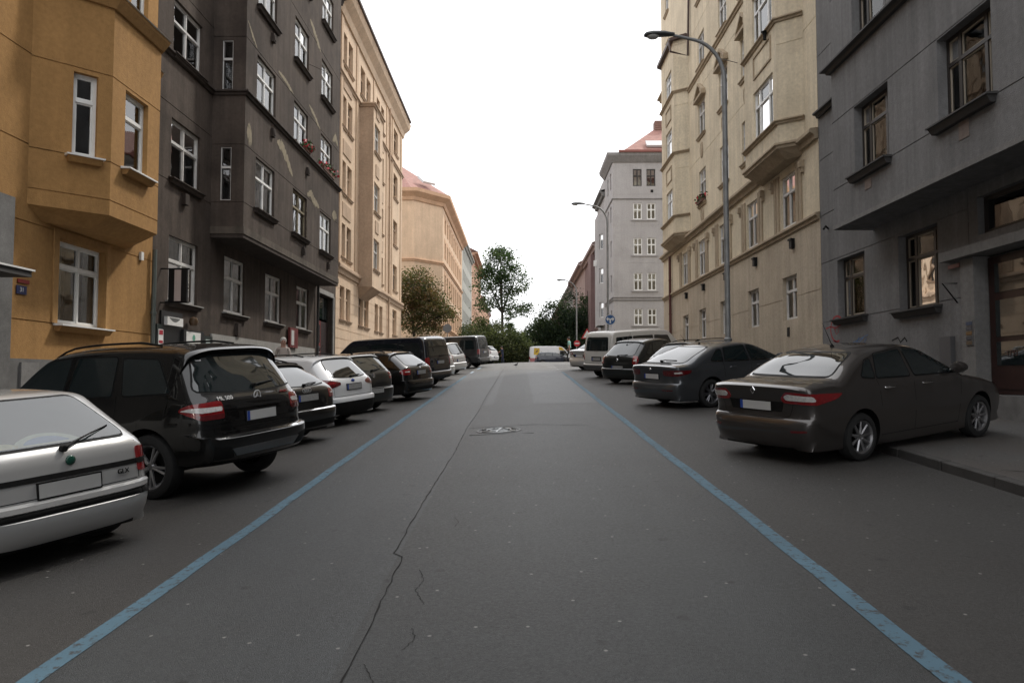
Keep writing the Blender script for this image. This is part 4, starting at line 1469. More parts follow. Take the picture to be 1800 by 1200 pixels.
b.panel('end_wall', (XR + 45, Y1), (XR, Y1), -.5, ZT, M_cream)
core(b, [(XR, Y0), (XR + 12, Y0), (XR + 12, Y1)], -.5, ZT, M_cream)
pitched(b, XR, XR + 12, Y0, Y1, 27.1, 4, M_tile)
# plants hanging from a first-floor-bay sill
flowers('window_plants', 'dry purplish plants spilling from a sill of the cream house', XR - .1, 35.9, 10.2, 1.0, 0.15, 3)

# ------------------------------------------------------------------ R3: grey corner house across the side street
b = Bld('grey_corner_house', 'plain grey corner house with red roof facing us across the right side street', (14, 72, 2.9))
YF = 70.0
zb, zt = 2.5, 22.9
rz = [(6.7, 8.25), (10.0, 11.65), (13.4, 15.0), (16.8, 18.35), (20.0, 21.65)]
ops = []
for j, (z0, z1) in enumerate(rz):
    for i, x in enumerate((10.92, 12.22, 15.5, 16.8, 20, 21.3)):
        ops.append((x, x + .84, z0, z1, WGd if j == 4 else WG))
b.panel('wall', (XR, YF), (55, YF), zb, zt, M_grey3, ops, [9.6, 12.6, 16.2, 19.2], dep=.12)
b.panel('wall', (XR, 76.5), (XR, YF), zb, zt, M_grey3, [(c, c + .9, z0, z1, WF) for c in (71.2, 73.4) for z0, z1 in rz])
for j, (z0, z1) in enumerate(rz[:4]):
    b.sweep('sill_band', [(10.7, YF), (13.2, YF)], [(0, z0 - .14), (.1, z0 - .14), (.1, z0 - .02), (0, z0 - .02)], M_grey3)
for z in (9.0, 9.25, 18.7):
    b.sweep('string_course', [(XR, 76.5), (XR, YF), (26, YF)], ledge(.1, .14, z), plaster('grey_trim', (.26, .25, .245)))
b.sweep('eaves_cornice', [(XR, 76.5), (XR, YF), (26, YF)], [(-.02, 22.3), (.1, 22.3), (.55, 22.85), (.6, 23.1), (-.02, 23.1)], plaster('grey_trim', (.26, .25, .245)))
core(b, [(55, YF), (55, 84), (XR + .1, 84), (XR + .1, 76.55), (XR, 76.5)], zb, 22.88, M_grey3)
mb = MB()
mb.add([(XR + .6, YF - .2, 23.12), (26, YF - .2, 23.12), (26, 84, 23.12), (XR + .6, 84, 23.12), (14.2, 76, 27.6), (26, 76, 27.6)], [(0, 1, 5, 4), (1, 2, 5), (2, 3, 4, 5), (3, 0, 4)])
b.part('roof', mb, M_tile)
b.sweep('gutter', [(XR + .5, YF - .6), (26, YF - .6)], [(0, 23.1), (.16, 23.1), (.16, 23.3), (0, 23.3)], mat('red_gutter', (.2, .06, .045), .5))
mb = MB()
mb.obox((13.4, 71.4, 24.55), (Vector((1, 0, 0)), Vector((0, .77, .64)), Vector((0, -.64, .77))), (.95, .55, .1))
b.part('skylight', mb, mat('skylight_glass', (0.5, 0.5, 0.5), 0.1, var=0))
b.box('chimney', 14.1, 15.2, 75.5, 76.5, 27, 28.3, M_tile2)
b.box('wall_vent', 12.6, 12.85, YF - .03, YF, 19.4, 19.65, M_black)

# ------------------------------------------------------------------ R4..: receding right row
b = Bld('grey_bay_house', 'pale grey house with a slim bay tower, behind the grey corner house', (XR, 80, 2.9))
b.panel('wall', (XR, 84), (XR, 76.6), 2.5, 21.3, M_grey3, [(81.5, 82.7, z, z + 1.7, WF) for z in (4.5, 8, 11.4, 14.8, 18)])
P = [(XR, 81), (8.3, 80.2), (8.3, 77.6), (XR, 76.8)]
for p, q in zip(P[:-1], P[1:]):
    o = []
    if q[0] == XR:
        o = [(.25, .8, z, z + 1.6, dict(WF, fr=M_white_fr, key='wfw')) for z in (8.0, 11.6, 15.2)]
    b.panel('bay_wall', p, q, 7.2, 18.9, M_grey3, o, byu=True, room=.15)
mb = MB()
mb.add([(*p, 7.2) for p in P] + [(*p, 18.9) for p in P], [(0, 1, 2, 3), (4, 5, 6, 7)])
b.part('bay_slab', mb, M_slate2)
b.sweep('eaves_cornice', [(XR, 84), (XR, 76.6)], ledge(.6, .7, 20.7), M_slate2)
core(b, [(XR, 76.6), (21, 76.6), (21, 84), (XR, 84)], 2.5, 21.3, M_paleblue)
pitched(b, XR, 21, 76.6, 84, 21.3, 2.5, M_tile2)
b.box('satellite_dish_mount', 8.0, 8.3, 78.3, 78.6, 13.6, 14.2, M_white_fr)
b = far_house('mauve_house', 'dark mauve house with a projecting end and brown eaves in the right row', XR, 84.1, 100, 17.0, M_mauve, M_tile2, 1, trim=M_pinkgrey, rise=3)
b.box('risalit', 8.45, XR, 86.5, 90.0, 2.5, 16.2, M_mauve)
b.box('risalit_band', 8.40, 8.45, 86.4, 90.1, 2.5, 6.2, M_pinkgrey)
far_house('pink_grey_house', 'pinkish grey house with brown roof, next beyond the mauve one', XR, 100.1, 122, 17.2, M_pinkgrey, M_tile2, 1, step=3.2, gut=.9)
far_house('grey_far_house', 'grey house half hidden by the dark trees at right', XR, 122.1, 150, 16.8, M_grey3, M_tile2, 1, step=3.4, gut=.9)
far_house('brown_far_house', 'brownish house at the far right end, behind the dark trees', XR, 150.1, 190, 16.5, M_mauve, M_tile2, 1, step=3.6, gut=.9)

# ------------------------------------------------------------------ car kit
def catmull(P, sub):
    """closed Catmull-Rom through 2-D points; sub samples per segment by length"""
    P = [np.array(p[:2], float) for p in P]
    n = len(P)
    out = []
    for i in range(n):
        p0, p1, p2, p3 = P[i - 1], P[i], P[(i + 1) % n], P[(i + 2) % n]
        L = np.linalg.norm(p2 - p1)
        # centripetal-ish: limit tangents to the shorter neighbour so that creases stay tight
        m1 = (p2 - p0)
        m2 = (p3 - p1)
        l1 = min(np.linalg.norm(p1 - p0), L) / (np.linalg.norm(m1) + 1e-9)
        l2 = min(np.linalg.norm(p3 - p2), L) / (np.linalg.norm(m2) + 1e-9)
        m1, m2 = m1 * l1, m2 * l2
        k = max(1, int(round(L / sub)))
        for j in range(k):
            t = j / k
            h00 = 2 * t ** 3 - 3 * t ** 2 + 1
            h10 = t ** 3 - 2 * t ** 2 + t
            h01 = -2 * t ** 3 + 3 * t ** 2
            h11 = t ** 3 - t ** 2
            out.append(h00 * p1 + h10 * m1 + h01 * p2 + h11 * m2)
    return np.array(out)


def half_width(T, x, z):
    L, W, H, zb = T['L'], T['W'], T['H'], T['zb']
    w = W / 2
    if z < 0.62:
        f = 0.93 + 0.07 * max(0, min(1, (z - .18) / .44)) ** 0.7
    elif z < zb:
        f = 1 - 0.025 * ((z - .62) / (zb - .62)) ** 2
    else:
        f = 0.975 - T.get('tumble', .23) * (z - zb) / (H - zb)
    rt, ft = T.get('rt', .07), T.get('ft', .13)
    if x < 1.0:
        f *= 1 - rt * (1 - max(x, 0)) ** 2
    if x > L - 1.2:
        f *= 1 - ft * ((x - L + 1.2) / 1.2) ** 2
    # shoulder crease
    f += 0.010 * math.exp(-((z - (zb - .06)) / .035) ** 2)
    return w * f


def body_grid(T):
    O = catmull(T['outline'], 0.07)
    n = len(O)
    L = T['L']
    zc = T.get('zc', 0.60)
    nrm = []
    for i in range(n):
        t = O[(i + 1) % n] - O[i - 1]
        t /= np.linalg.norm(t) + 1e-9
        nrm.append(np.array([-t[1], t[0]]))
    th = np.concatenate([np.linspace(0, .8, 7), np.linspace(.9, math.pi / 2, 7)])
    V = []
    rings = []
    nth = len(th)
    for ti, a in enumerate(th):
        row = []
        for i in range(n):
            ax = abs(nrm[i][0])
            bottom = O[i][1] < 0.30 and ax < .6
            r = 0.05 if bottom else 0.10 + (T.get('rr', .34) - .10) * ax
            ex = 5.0 if bottom else (3.0 + 1.3 * ax)
            tgt = np.array([min(max(O[i][0], .75), L - .8), zc])
            d = tgt - O[i]
            D = np.linalg.norm(d)
            d = d / D
            dist = min(r, D * .6) * (1 - math.cos(a) ** (2 / ex))
            p = O[i] + d * dist
            y = half_width(T, p[0], p[1]) * math.sin(a) ** (2 / ex) if ti else 0.0
            row.append((p[0], y, p[1]))
        rings.append(row)
    last = rings[-1]
    for f in (.25, .5, .72, .9):
        row = []
        for i in range(n):
            tgt = np.array([min(max(O[i][0], .75), L - .8), zc])
            p = np.array([last[i][0], last[i][2]])
            q = p + (tgt - p) * f
            row.append((q[0], half_width(T, q[0], q[1]), q[1]))
        rings.append(row)
    K = len(rings)
    vs = list(rings[0])
    for k in range(1, K):
        vs += rings[k]
    base2 = len(vs)
    for k in range(1, K):
        vs += [(p[0], -p[1], p[2]) for p in rings[k]]
    fs = []

    def idx(side, k, i):
        i %= n
        if k == 0:
            return i
        return (k * n + i) if side > 0 else (base2 + (k - 1) * n + i)
    for s in (1, -1):
        for k in range(K - 1):
            for i in range(n):
                q = (idx(s, k, i), idx(s, k, i + 1), idx(s, k + 1, i + 1), idx(s, k + 1, i))
                fs.append(q if s > 0 else q[::-1])
        cap = [idx(s, K - 1, i) for i in range(n)]
        fs.append(tuple(cap) if s > 0 else tuple(cap[::-1]))
    return vs, fs


def round_poly(P, r, k=3):
    P = [Vector(p) for p in P]
    out = []
    for i in range(len(P)):
        a, b, c = P[i - 1], P[i], P[(i + 1) % len(P)]
        u, v = (a - b), (c - b)
        rr = min(r, u.length * .45, v.length * .45)
        p, q = b + u.normalized() * rr, b + v.normalized() * rr
        for j in range(k + 1):
            t = j / k
            out.append(p * (1 - t) ** 2 + b * 2 * t * (1 - t) + q * t ** 2)
    return out


def inflate(P, d):
    P = [Vector(p) for p in P]
    area = sum(P[i - 1].x * P[i].y - P[i].x * P[i - 1].y for i in range(len(P)))
    s = 1 if area > 0 else -1
    out = []
    for i in range(len(P)):
        t = (P[(i + 1) % len(P)] - P[i - 1])
        if t.length < 1e-6:
            out.append(P[i])
            continue
        t.normalize()
        out.append(P[i] + Vector((t.y, -t.x)) * d * s)
    return out


class Shell:
    def __init__(self, T):
        self.T = T
        vs, fs = body_grid(T)
        self.vs, self.fs = vs, fs
        self.bvh = BVHTree.FromPolygons([Vector(v) for v in vs], fs, epsilon=0.0)

    def hit(self, view, q, z):
        """view: 'rear','front','side' or an angle in degrees for a corner (rear-left)"""
        T = self.T
        if view == 'rear':
            o, d = Vector((-3, q, z)), Vector((1, 0, 0))
        elif view == 'front':
            o, d = Vector((T['L'] + 3, q, z)), Vector((-1, 0, 0))
        elif view == 'side':
            o, d = Vector((q, 4, z)), Vector((0, -1, 0))
        elif view == 'top':
            o, d = Vector((q, z, 5)), Vector((0, 0, -1))
        else:
            a = R(view)
            d = Vector((math.cos(a), -math.sin(a), 0))
            o = Vector((0, T['W'] / 2, z)) + Vector((math.sin(a), math.cos(a), 0)) * q - d * 4
        h = self.bvh.ray_cast(o, d)
        if h[0] is None:
            return None
        n = h[1]
        if n.dot(d) > 0:
            n = -n
        return h[0], n

    def patch(self, view, poly, off=0.004, thick=0.012, res=0.07):
        P = [Vector(p) for p in poly]
        # densify the border
        B = []
        for i in range(len(P)):
            a, c = P[i], P[(i + 1) % len(P)]
            k = max(1, int((c - a).length / res))
            for j in range(k):
                B.append(a + (c - a) * (j / k))
        xs, ys = [p.x for p in B], [p.y for p in B]
        pts = list(B)
        x = min(xs) + res * .5
        while x < max(xs):
            y = min(ys) + res * .5
            while y < max(ys):
                q = Vector((x, y))
                ins = False
                for i in range(len(B)):
                    a, c = B[i - 1], B[i]
                    if (a.y > q.y) != (c.y > q.y) and q.x < (c.x - a.x) * (q.y - a.y) / (c.y - a.y) + a.x:
                        ins = not ins
                if ins and min((q - e).length for e in B) > res * .4:
                    pts.append(q)
                y += res
            x += res
        nb = len(B)
        vo, eo, fo, *_ = delaunay_2d_cdt(pts, [], [list(range(nb))], 1, 1e-5)
        hits = [self.hit(view, p.x, p.y) for p in vo]
        mb = MB()
        idx = {}
        top = []
        for i, h in enumerate(hits):
            if h:
                idx[i] = len(top)
                top.append(h[0] + h[1] * off)
        faces = [tuple(idx[i] for i in f) for f in fo if all(i in idx for i in f)]
        # drop stretched faces that jump across a silhouette
        good = []
        for f in faces:
            L_ = max((top[f[i]] - top[f[i - 1]]).length for i in range(len(f)))
            if L_ < res * 5:
                good.append(f)
        bottom = [h[0] - h[1] * (thick - off) for h in hits if h]
        cnt = {}
        for f in good:
            for i in range(len(f)):
                e = (f[i - 1], f[i])
                cnt[e] = cnt.get(e, 0) + 1
        m = len(top)
        skirt = [(e[1], e[0], e[0] + m, e[1] + m) for e in cnt if (e[1], e[0]) not in cnt]
        mb.add(top + bottom, good + skirt)
        return mb


def mirror(mb):
    m2 = MB()
    m2.v = [(p[0], -p[1], p[2]) for p in mb.v]
    m2.f = [tuple(reversed(f)) for f in mb.f]
    m2.m = list(mb.m)
    return m2


WHEELS = {}


def wheel_meshes(Rw, rim, spokes, alloy):
    key = (Rw, rim, spokes, alloy.name)
    if key in WHEELS:
        return WHEELS[key]
    w = 0.105
    t = MB()
    t.lathe([(rim, -w * .85), (rim + .02, -w), (Rw - .05, -w), (Rw - .012, -w * .82), (Rw, -w * .5), (Rw, w * .5), (Rw - .012, w * .82), (Rw - .05, w), (rim + .02, w), (rim, w * .85)], 36, 'y', close=True)
    tm = t.mesh('wheel', M_tyre, 35)
    r = MB()
    r.lathe([(rim - .055, -w * .5), (rim - .02, w * .7), (rim + .004, w * .88), (rim + .006, w * .7), (rim - .01, -w * .8)], 36, 'y')
    r.lathe([(0, w * .62), (.035, w * .62), (.05, w * .5), (.06, w * .2)], 16, 'y')
    for k in range(spokes):
        a = 2 * math.pi * k / spokes
        for da in ((-.09, .09) if spokes <= 7 else (0,)):
            c, s = math.cos(a + da), math.sin(a + da)
            c2, s2 = math.cos(a + da * 1.6), math.sin(a + da * 1.6)
            r.tube([(.04 * c, w * .5, .04 * s), ((rim - .02) * c2, w * .62, (rim - .02) * s2)], [.022, .017], 6)
    r.lathe([(.05, -w * .35), (rim - .04, -w * .35)], 24, 'y', mi=1)           # brake disc
    rm = r.mesh('rim', [alloy, M_black], 35)
    WHEELS[key] = (tm, rm)
    return WHEELS[key]


def trap(wb, wt, z0, z1, r=.06, bow=0.0):
    P = [(-wb, z0), (wb, z0), (wt, z1), (-wt, z1)]
    if bow:
        P = [(-wb, z0 + bow), (-wb * .5, z0 + bow * .2), (0, z0), (wb * .5, z0 + bow * .2), (wb, z0 + bow), (wt, z1 - bow * .3), (0, z1), (-wt, z1 - bow * .3)]
        return round_poly(P, r * .8)
    return round_poly(P, r)


def line_patch(sh, view, pts, w=.007, off=.0015):
    """thin shut line"""
    mb = MB()
    P = [Vector(p) for p in pts]
    for a, b in zip(P[:-1], P[1:]):
        k = max(1, int((b - a).length / .08))
        t = (b - a).normalized()
        n = Vector((-t.y, t.x)) * w / 2
        vs = []
        ok = True
        for j in range(k + 1):
            p = a + (b - a) * (j / k)
            for s in (1, -1):
                h = sh.hit(view, p.x + n.x * s, p.y + n.y * s)
                if not h:
                    ok = False
                    break
                vs.append(h[0] + h[1] * off)
            if not ok:
                break
        if ok:
            mb.add(vs, [(2 * j, 2 * j + 1, 2 * j + 3, 2 * j + 2) for j in range(k)])
    return mb


def car_matrix(T, x, y, a):
    """a: heading in degrees to the right of straight ahead; x,y: centre of the rear bumper"""
    fw = Vector((math.sin(R(a)), math.cos(R(a)), 0))
    lf = Vector((-fw.y, fw.x, 0))
    xr, xf, tw = T['xr'], T['xf'], T['W'] / 2 - .1
    p = Vector((x, y, 0))

    def g(s, t):
        q = p + fw * s + lf * t
        return Vector((q.x, q.y, surf(q.x, q.y)))
    rl, rr_, fl, fr_ = g(xr, tw), g(xr, -tw), g(xf, tw), g(xf, -tw)
    F_ = ((fl + fr_) - (rl + rr_)).normalized()
    Lf = ((rl + fl) - (rr_ + fr_)).normalized()
    U = F_.cross(Lf).normalized()
    Lf = U.cross(F_)
    o = (rl + rr_) / 2 + F_ * (T['L'] / 2 - xr)
    return Matrix(((F_.x, Lf.x, U.x, o.x), (F_.y, Lf.y, U.y, o.y), (F_.z, Lf.z, U.z, o.z), (0, 0, 0, 1)))


CARGROUP = None


def car(name, label, T, body_mat, pose, cat='car', rim=M_alloy, spokes=7, group=None, lod=0):
    sh = Shell(T)
    L, W, Rw = T['L'], T['W'], T['R']
    M = car_matrix(T, *pose) if len(pose) == 3 else pose[0]
    t = thing(name, label, cat, M=M, group=group)
    S = Matrix.Translation((-L / 2, 0, 0))

    def add(pn, mb, m, parent=t, smooth=50, lab=None):
        mb.v = [(p[0] - L / 2, p[1], p[2]) for p in mb.v]
        me = mb.mesh(pn, m, smooth)
        o = place(pn, me, parent, WM[t.name])
        if lab:
            o['label'] = lab
        return o
    # body with wheel arches cut out
    mb = MB()
    mb.add(sh.vs, sh.fs)
    mb.v = [(p[0] - L / 2, p[1], p[2]) for p in mb.v]
    me = mb.mesh('body', [body_mat, M_black])
    bo = place('body', me, t, WM[t.name])
    cu = MB()
    Rc = Rw + T.get('arch', .055)
    for xa in (T['xr'], T['xf']):
        for s in (1, -1):
            ya, yb = sorted((s * (W / 2 + .12), s * (W / 2 - .30)))
            n = 32
            ring = [(xa - L / 2 + Rc * math.cos(2 * math.pi * k / n), Rw + .005 + Rc * math.sin(2 * math.pi * k / n)) for k in range(n)]
            b0 = len(cu.v)
            cu.add([(p[0], ya, p[1]) for p in ring] + [(p[0], yb, p[1]) for p in ring],
                   [tuple(range(n)), tuple(range(2 * n - 1, n - 1, -1))] + [(k, n + k, n + (k + 1) % n, (k + 1) % n) for k in range(n)])
    cme = cu.mesh('arch_cutter', M_black)
    co = bpy.data.objects.new('arch_cutter', cme)
    COL.objects.link(co)
    co.matrix_world = WM[t.name]
    md = bo.modifiers.new('arch', 'BOOLEAN')
    md.operation = 'DIFFERENCE'
    md.solver = 'EXACT'
    md.object = co
    bpy.context.view_layer.update()
    dg = bpy.context.evaluated_depsgraph_get()
    new = bpy.data.meshes.new_from_object(bo.evaluated_get(dg))
    bo.modifiers.clear()
    bpy.data.objects.remove(co)
    if len(new.polygons) > 500:
        bo.data = new
    me = bo.data
    me.name = 'body'
    if len(me.materials) < 2:
        me.materials.clear()
        me.materials.append(body_mat)
        me.materials.append(M_black)
    mi = []
    for p in me.polygons:
        c = p.center
        k = 0
        for xa in (T['xr'], T['xf']):
            if math.hypot(c.x + L / 2 - xa, c.z - Rw) < Rc + .003:
                k = 1
        if p.normal.z < -.75 and c.z < .45:
            k = 1
        mi.append(k)
    me.polygons.foreach_set('material_index', mi)
    me.polygons.foreach_set('use_smooth', [True] * len(me.polygons))
    me.set_sharp_from_angle(angle=R(38))
    # glass
    def glass(pn, view, poly, both=False, seal=True, m=M_cglass):
        if seal:
            q = sh.patch(view, inflate(poly, .018), .0025, .012)
            if both:
                q2 = mirror(q)
            so = add('window_seal', q, M_black)
            if both:
                add('window_seal', q2, M_black)
        for bp_, bm_ in (T.get('behind_rw', []) if pn == 'rear_window' else []):
            add('parcel_shelf_cloth' if bm_.name != 'painted_interior_light' else 'interior_light_backing', sh.patch(view, bp_, .0045 if bm_.name != 'painted_interior_light' else .0035, .008, .04), bm_)
        q = sh.patch(view, poly, .006, .010)
        if both:
            q2 = mirror(q)
        add(pn, q, m)
        if both:
            add(pn, q2, m)
    if 'rw' in T:
        glass('rear_window', 'rear', T['rw'], seal=T.get('rwseal', True), m=GLASS if 'behind_rw' in T else M_cglass)
    for poly in T['sw']:
        glass('side_window', 'side', round_poly(poly, .035), both=True)
    glass('windscreen', 'front', T.get('ws', trap(.62, .54, T['zb'] + .06, T['H'] - .1, .08)))
    # lamps
    for lamp in T['lamps']:
        view, poly, m, off = lamp[:4]
        q = sh.patch(view, round_poly(poly, lamp[4] if len(lamp) > 4 else .03), off, .03, .04)
        q2 = mirror(q)
        nm = lamp[5] if len(lamp) > 5 else 'tail_light'
        add(nm, q, m)
        add(nm, q2, m)
    zf = T.get('zh', .66)
    q = sh.patch(-180 + 30, [(0, 0)] * 0, .01) if False else None
    hl = sh.patch('front', round_poly([(.38, zf - .06), (.72, zf - .04), (.74, zf + .07), (.42, zf + .05)], .03), .006, .02, .05)
    h2 = mirror(hl)
    add('headlight', hl, M_clear)
    add('headlight', h2, M_clear)
    # shut lines
    if lod < 2:
        for pn, view, pts in T['seams']:
            q = line_patch(sh, view, pts)
            if q.f:
                q2 = mirror(q) if view == 'side' else None
                add(pn, q, M_black, smooth=None)
                if q2:
                    add(pn, q2, M_black, smooth=None)
    for pn, view, poly, m, off in T.get('trim', []):
        q = sh.patch(view, poly, off, off + .02)
        if q.f:
            q2 = mirror(q) if view == 'side' or isinstance(view, (int, float)) else None
            add(pn, q, m)
            if q2:
                add(pn, q2, m)
    for (x, z) in T.get('handles', []):
        h = sh.hit('side', x, z)
        if h:
            for s in (1, -1):
                mb = MB()
                yy = h[0].y
                mb.tube([(x - .1, s * (yy + .005), z), (x - .07, s * (yy + .035), z + .004), (x + .07, s * (yy + .035), z + .004), (x + .1, s * (yy + .005), z)], .013, 6)
                add('door_handle', mb, T.get('hmat', body_mat))
    # mirrors
    mxp = T.get('mirror', (L - 1.75, T['zb'] + .08))
    h = sh.hit('side', *mxp)
    if h:
        for s in (1, -1):
            mb = MB()
            y0 = h[0].y
            mb.lathe([(.0, -.07), (.07, -.06), (.1, 0), (.085, .06), (0, .09)], 12, 'x', (0, 0, 0))
            mb.v = [(mxp[0] + p[0], s * (y0 + .13 + p[1] * 1.25), mxp[1] + .03 + p[2] * .8) for p in mb.v]
            mb.tube([(mxp[0] + .02, s * (y0 - .02), mxp[1] - .03), (mxp[0], s * (y0 + .08), mxp[1])], .025, 6)
            add('wing_mirror', mb, T.get('mmat', body_mat))
    # wheels
    tm, rm = wheel_meshes(Rw, T.get('rim', Rw * .68), spokes, rim)
    for xa in (T['xr'], T['xf']):
        for s in (1, -1):
            Mw = M @ Matrix.Translation((xa - L / 2, s * (W / 2 - .125), Rw)) @ Matrix.Rotation(0 if s > 0 else math.pi, 4, 'Z') @ Matrix.Rotation(random.uniform(0, 6), 4, 'Y')
            wo_ = place('wheel', tm, t, Mw)
            place('rim', rm, wo_, Mw)
    # licence plate
    pz, py = T.get('plate', (.85, 0))
    h = sh.hit('rear', py, pz)
    if h:
        xx = h[0].x
        mb = MB()
        mb.box(xx - .016, xx + .03, py - .26, py + .26, pz - .056, pz + .056)
        po = add('licence_plate', mb, T.get('pmat', M_plate), smooth=None)
        mb = MB()
        if T.get('noband'):
            mb.box(xx - .0165, xx - .016, py + .2, py + .21, pz - .05, pz - .04)
        else:
            mb.box(xx - .019, xx - .016, py + .215, py + .259, pz - .055, pz + .055)
        add('country_band', mb, M_blue if not T.get('noband') else M_plate_d, po, None)
        mb = MB()
        mb.box(xx - .013, xx + .02, py - .272, py + .272, pz - .069, pz + .068)
        add('plate_holder', mb, M_black, po, None)
    if T.get('wiper'):
        z0, q0, q1, z1 = T['wiper']
        h0, h1 = sh.hit('rear', q0, z0), sh.hit('rear', q1, z1)
        if h0 and h1:
            mb = MB()
            a, c = h0[0] + h0[1] * .02, h1[0] + h1[1] * .02
            mid = (a + c) / 2 + h0[1] * .02
            mb.tube([a, a + (c - a) * .25 + h0[1] * .02, mid, c], [.016, .011, .008, .004], 6)
            mb.tube([a + (c - a) * .3 - h0[1] * .01, c + (c - a) * .02 - h0[1] * .01], .007, 5)
            mb.lathe([(0, -.03), (.026, -.03), (.026, .02), (0, .025)], 10, 'x', tuple(a))
            add('rear_wiper', mb, M_black)
    if T.get('antenna'):
        x, ln, lean = T['antenna']
        h = sh.hit('top', x, 0)
        if h:
            p = h[0]
            mb = MB()
            mb.lathe([(.03, -.01), (.03, .012), (.012, .03), (.008, .04)], 10, 'z', tuple(p))
            mb.tube([p + Vector((0, 0, .02)), p + Vector((-lean * ln, 0, ln))], [.006, .003], 5)
            add('antenna', mb, M_black)
    if T.get('rails'):
        x0, x1, yy, rm_ = T['rails']
        pts = []
        for x in np.linspace(x0, x1, 12):
            h = sh.hit('top', x, yy)
            if h:
                k = (x - x0) / (x1 - x0)
                pts.append(h[0] + Vector((0, 0, .012 + .035 * min(1, 6 * k, 6 * (1 - k)))))
        if len(pts) > 3:
            for s in (1, -1):
                mb = MB()
                mb.tube([(p[0], s * p[1], p[2]) for p in pts], .014, 6)
                add('roof_rail', mb, rm_)
    for x0 in T.get('exhaust', []):
        mb = MB()
        mb.lathe([(.025, 0), (.032, 0), (.032, .25), (.025, .25)], 12, 'x', (.02, x0, .26))
        add('exhaust_pipe', mb, M_chrome)
    return t, sh, add


def tail_text(t, sh, add_, txt, y, z, size, m, L):
    h = sh.hit('rear', y, z)
    if not h:
        return
    me = text_mesh(txt, size, m, .004)
    # follow the panel: text x to the viewer's right, z outwards along the panel normal
    n = h[1].normalized()
    right = Vector((n.y, -n.x, 0)).normalized()
    if right.y > 0:
        right = -right
    up = n.cross(right)
    if up.z < 0:
        up = -up
    c = h[0] + n * .012
    Ml = Matrix(((right.x, up.x, n.x, c.x - L / 2), (right.y, up.y, n.y, c.y), (right.z, up.z, n.z, c.z), (0, 0, 0, 1)))
    place('lettering', me, t, WM[t.name] @ Ml)


def tail_emblem(t, sh, add_, kind, y, z, r, m):
    h = sh.hit('rear', y, z)
    if not h:
        return
    x = h[0].x - .012
    mb = MB()

    def ring(cy, cz, rad, th):
        pts = [(x, cy + rad * math.cos(a), cz + rad * math.sin(a)) for a in np.linspace(0, 2 * math.pi, 21)]
        mb.tube(pts, th, 5, cap=False)
    if kind == 'star':
        ring(y, z, r, r * .12)
        for k in range(3):
            a = math.pi / 2 + k * 2 * math.pi / 3
            mb.tube([(x, y, z), (x, y + r * math.cos(a), z + r * math.sin(a))], [r * .2, r * .05], 5)
    elif kind == 'rings':
        for k in range(4):
            ring(y + (k - 1.5) * r * 1.4, z, r, r * .16)
    elif kind == 'disc':
        mb.lathe([(0, -.014), (r * .6, -.012), (r * .95, -.004), (r, .004)], 20, 'x', (x, y, z))
    elif kind == 'rhomb':
        P = [(y, z + r * 1.35), (y + r, z), (y, z - r * 1.35), (y - r, z)]
        for k in range(4):
            mb.tube([(x, *P[k]), (x, *P[(k + 1) % 4])], r * .25, 5)
    elif kind == 'oval':
        mb.lathe([(0, -.008), (r * .8, -.006), (r, .003)], 20, 'x', (x, y, z))
        mb.v = [(p[0], y + (p[1] - y) * 1.9, p[2]) for p in mb.v]
    elif kind == 'vee':
        ring(y, z, r, r * .12)
        mb.tube([(x, y - r * .6, z + r * .7), (x, y, z - r * .7), (x, y + r * .6, z + r * .7)], r * .12, 5)
    add_('emblem', mb, m)

# ------------------------------------------------------------------ car types (x from the rear bumper, z up)
def T_hatch_old():
    L = 3.85
    o = [(.22, .16), (.07, .21), (.02, .30), (0, .38), (.0, .425), (.015, .438), (.015, .482), (.0, .495), (.01, .535), (.055, .552), (.06, .66), (.075, .80), (.085, .88), (.14, .945),
         (.42, 1.145), (.70, 1.335), (.76, 1.372), (.95, 1.395), (1.4, 1.415), (1.9, 1.405), (2.25, 1.36), (2.6, 1.16), (2.9, .97), (3.0, .93), (3.5, .84), (3.74, .74), (3.83, .6), (3.85, .45), (3.8, .28), (3.65, .17), (2.8, .15), (1.2, .15)]
    return dict(L=L, W=1.635, H=1.415, zb=.92, outline=o, xr=.72, xf=3.17, R=.29, rr=.26, rt=.05, tumble=.22,
                rw=trap(.62, .47, .965, 1.325, .07), sw=[[(1.0, .96), (1.75, .95), (1.72, 1.30), (1.2, 1.31)], [(1.83, .95), (2.75, .95), (2.3, 1.27), (1.81, 1.30)], [(.62, .99), (.93, .965), (1.1, 1.29), (.85, 1.25)]],
                lamps=[(35, [(-.09, .63), (.085, .625), (.08, .845), (-.085, .855)], M_red, .008, .025), (35, [(-.10, .70), (.09, .695), (.09, .742), (-.10, .747)], M_black, .012, .01, 'lamp_band')],
                seams=[('tailgate_gap', 'rear', [(-.70, .572), (.70, .572)]), ('tailgate_gap', 'rear', [(.655, .572), (.665, .90)]), ('tailgate_gap', 'rear', [(-.655, .572), (-.665, .90)]), ('door_gap', 'side', [(1.78, .3), (1.79, .95)]), ('door_gap', 'side', [(2.75, .3), (2.78, .95)]), ('door_gap', 'side', [(1.05, .55), (1.0, .95)])],
                trim=[('rubber_strip', 'rear', [(-.72, .70), (.72, .70), (.72, .745), (-.72, .745)], M_black, .006), ('bumper_strip', 'rear', [(-.77, .435), (.77, .435), (.77, .487), (-.77, .487)], M_black, .012),
                      ('bumper_strip', 50, [(-.08, .435), (.3, .435), (.3, .487), (-.08, .487)], M_black, .012)],
                handles=[(1.35, .84), (2.0, .84)], plate=(.625, 0), wiper=(.915, .02, -.50, 1.04), antenna=(1.05, .34, -.25), hmat=M_black, mmat=M_black, pmat=mat('blurred_plate', (.36, .36, .355), .5, var=.05), noband=True)


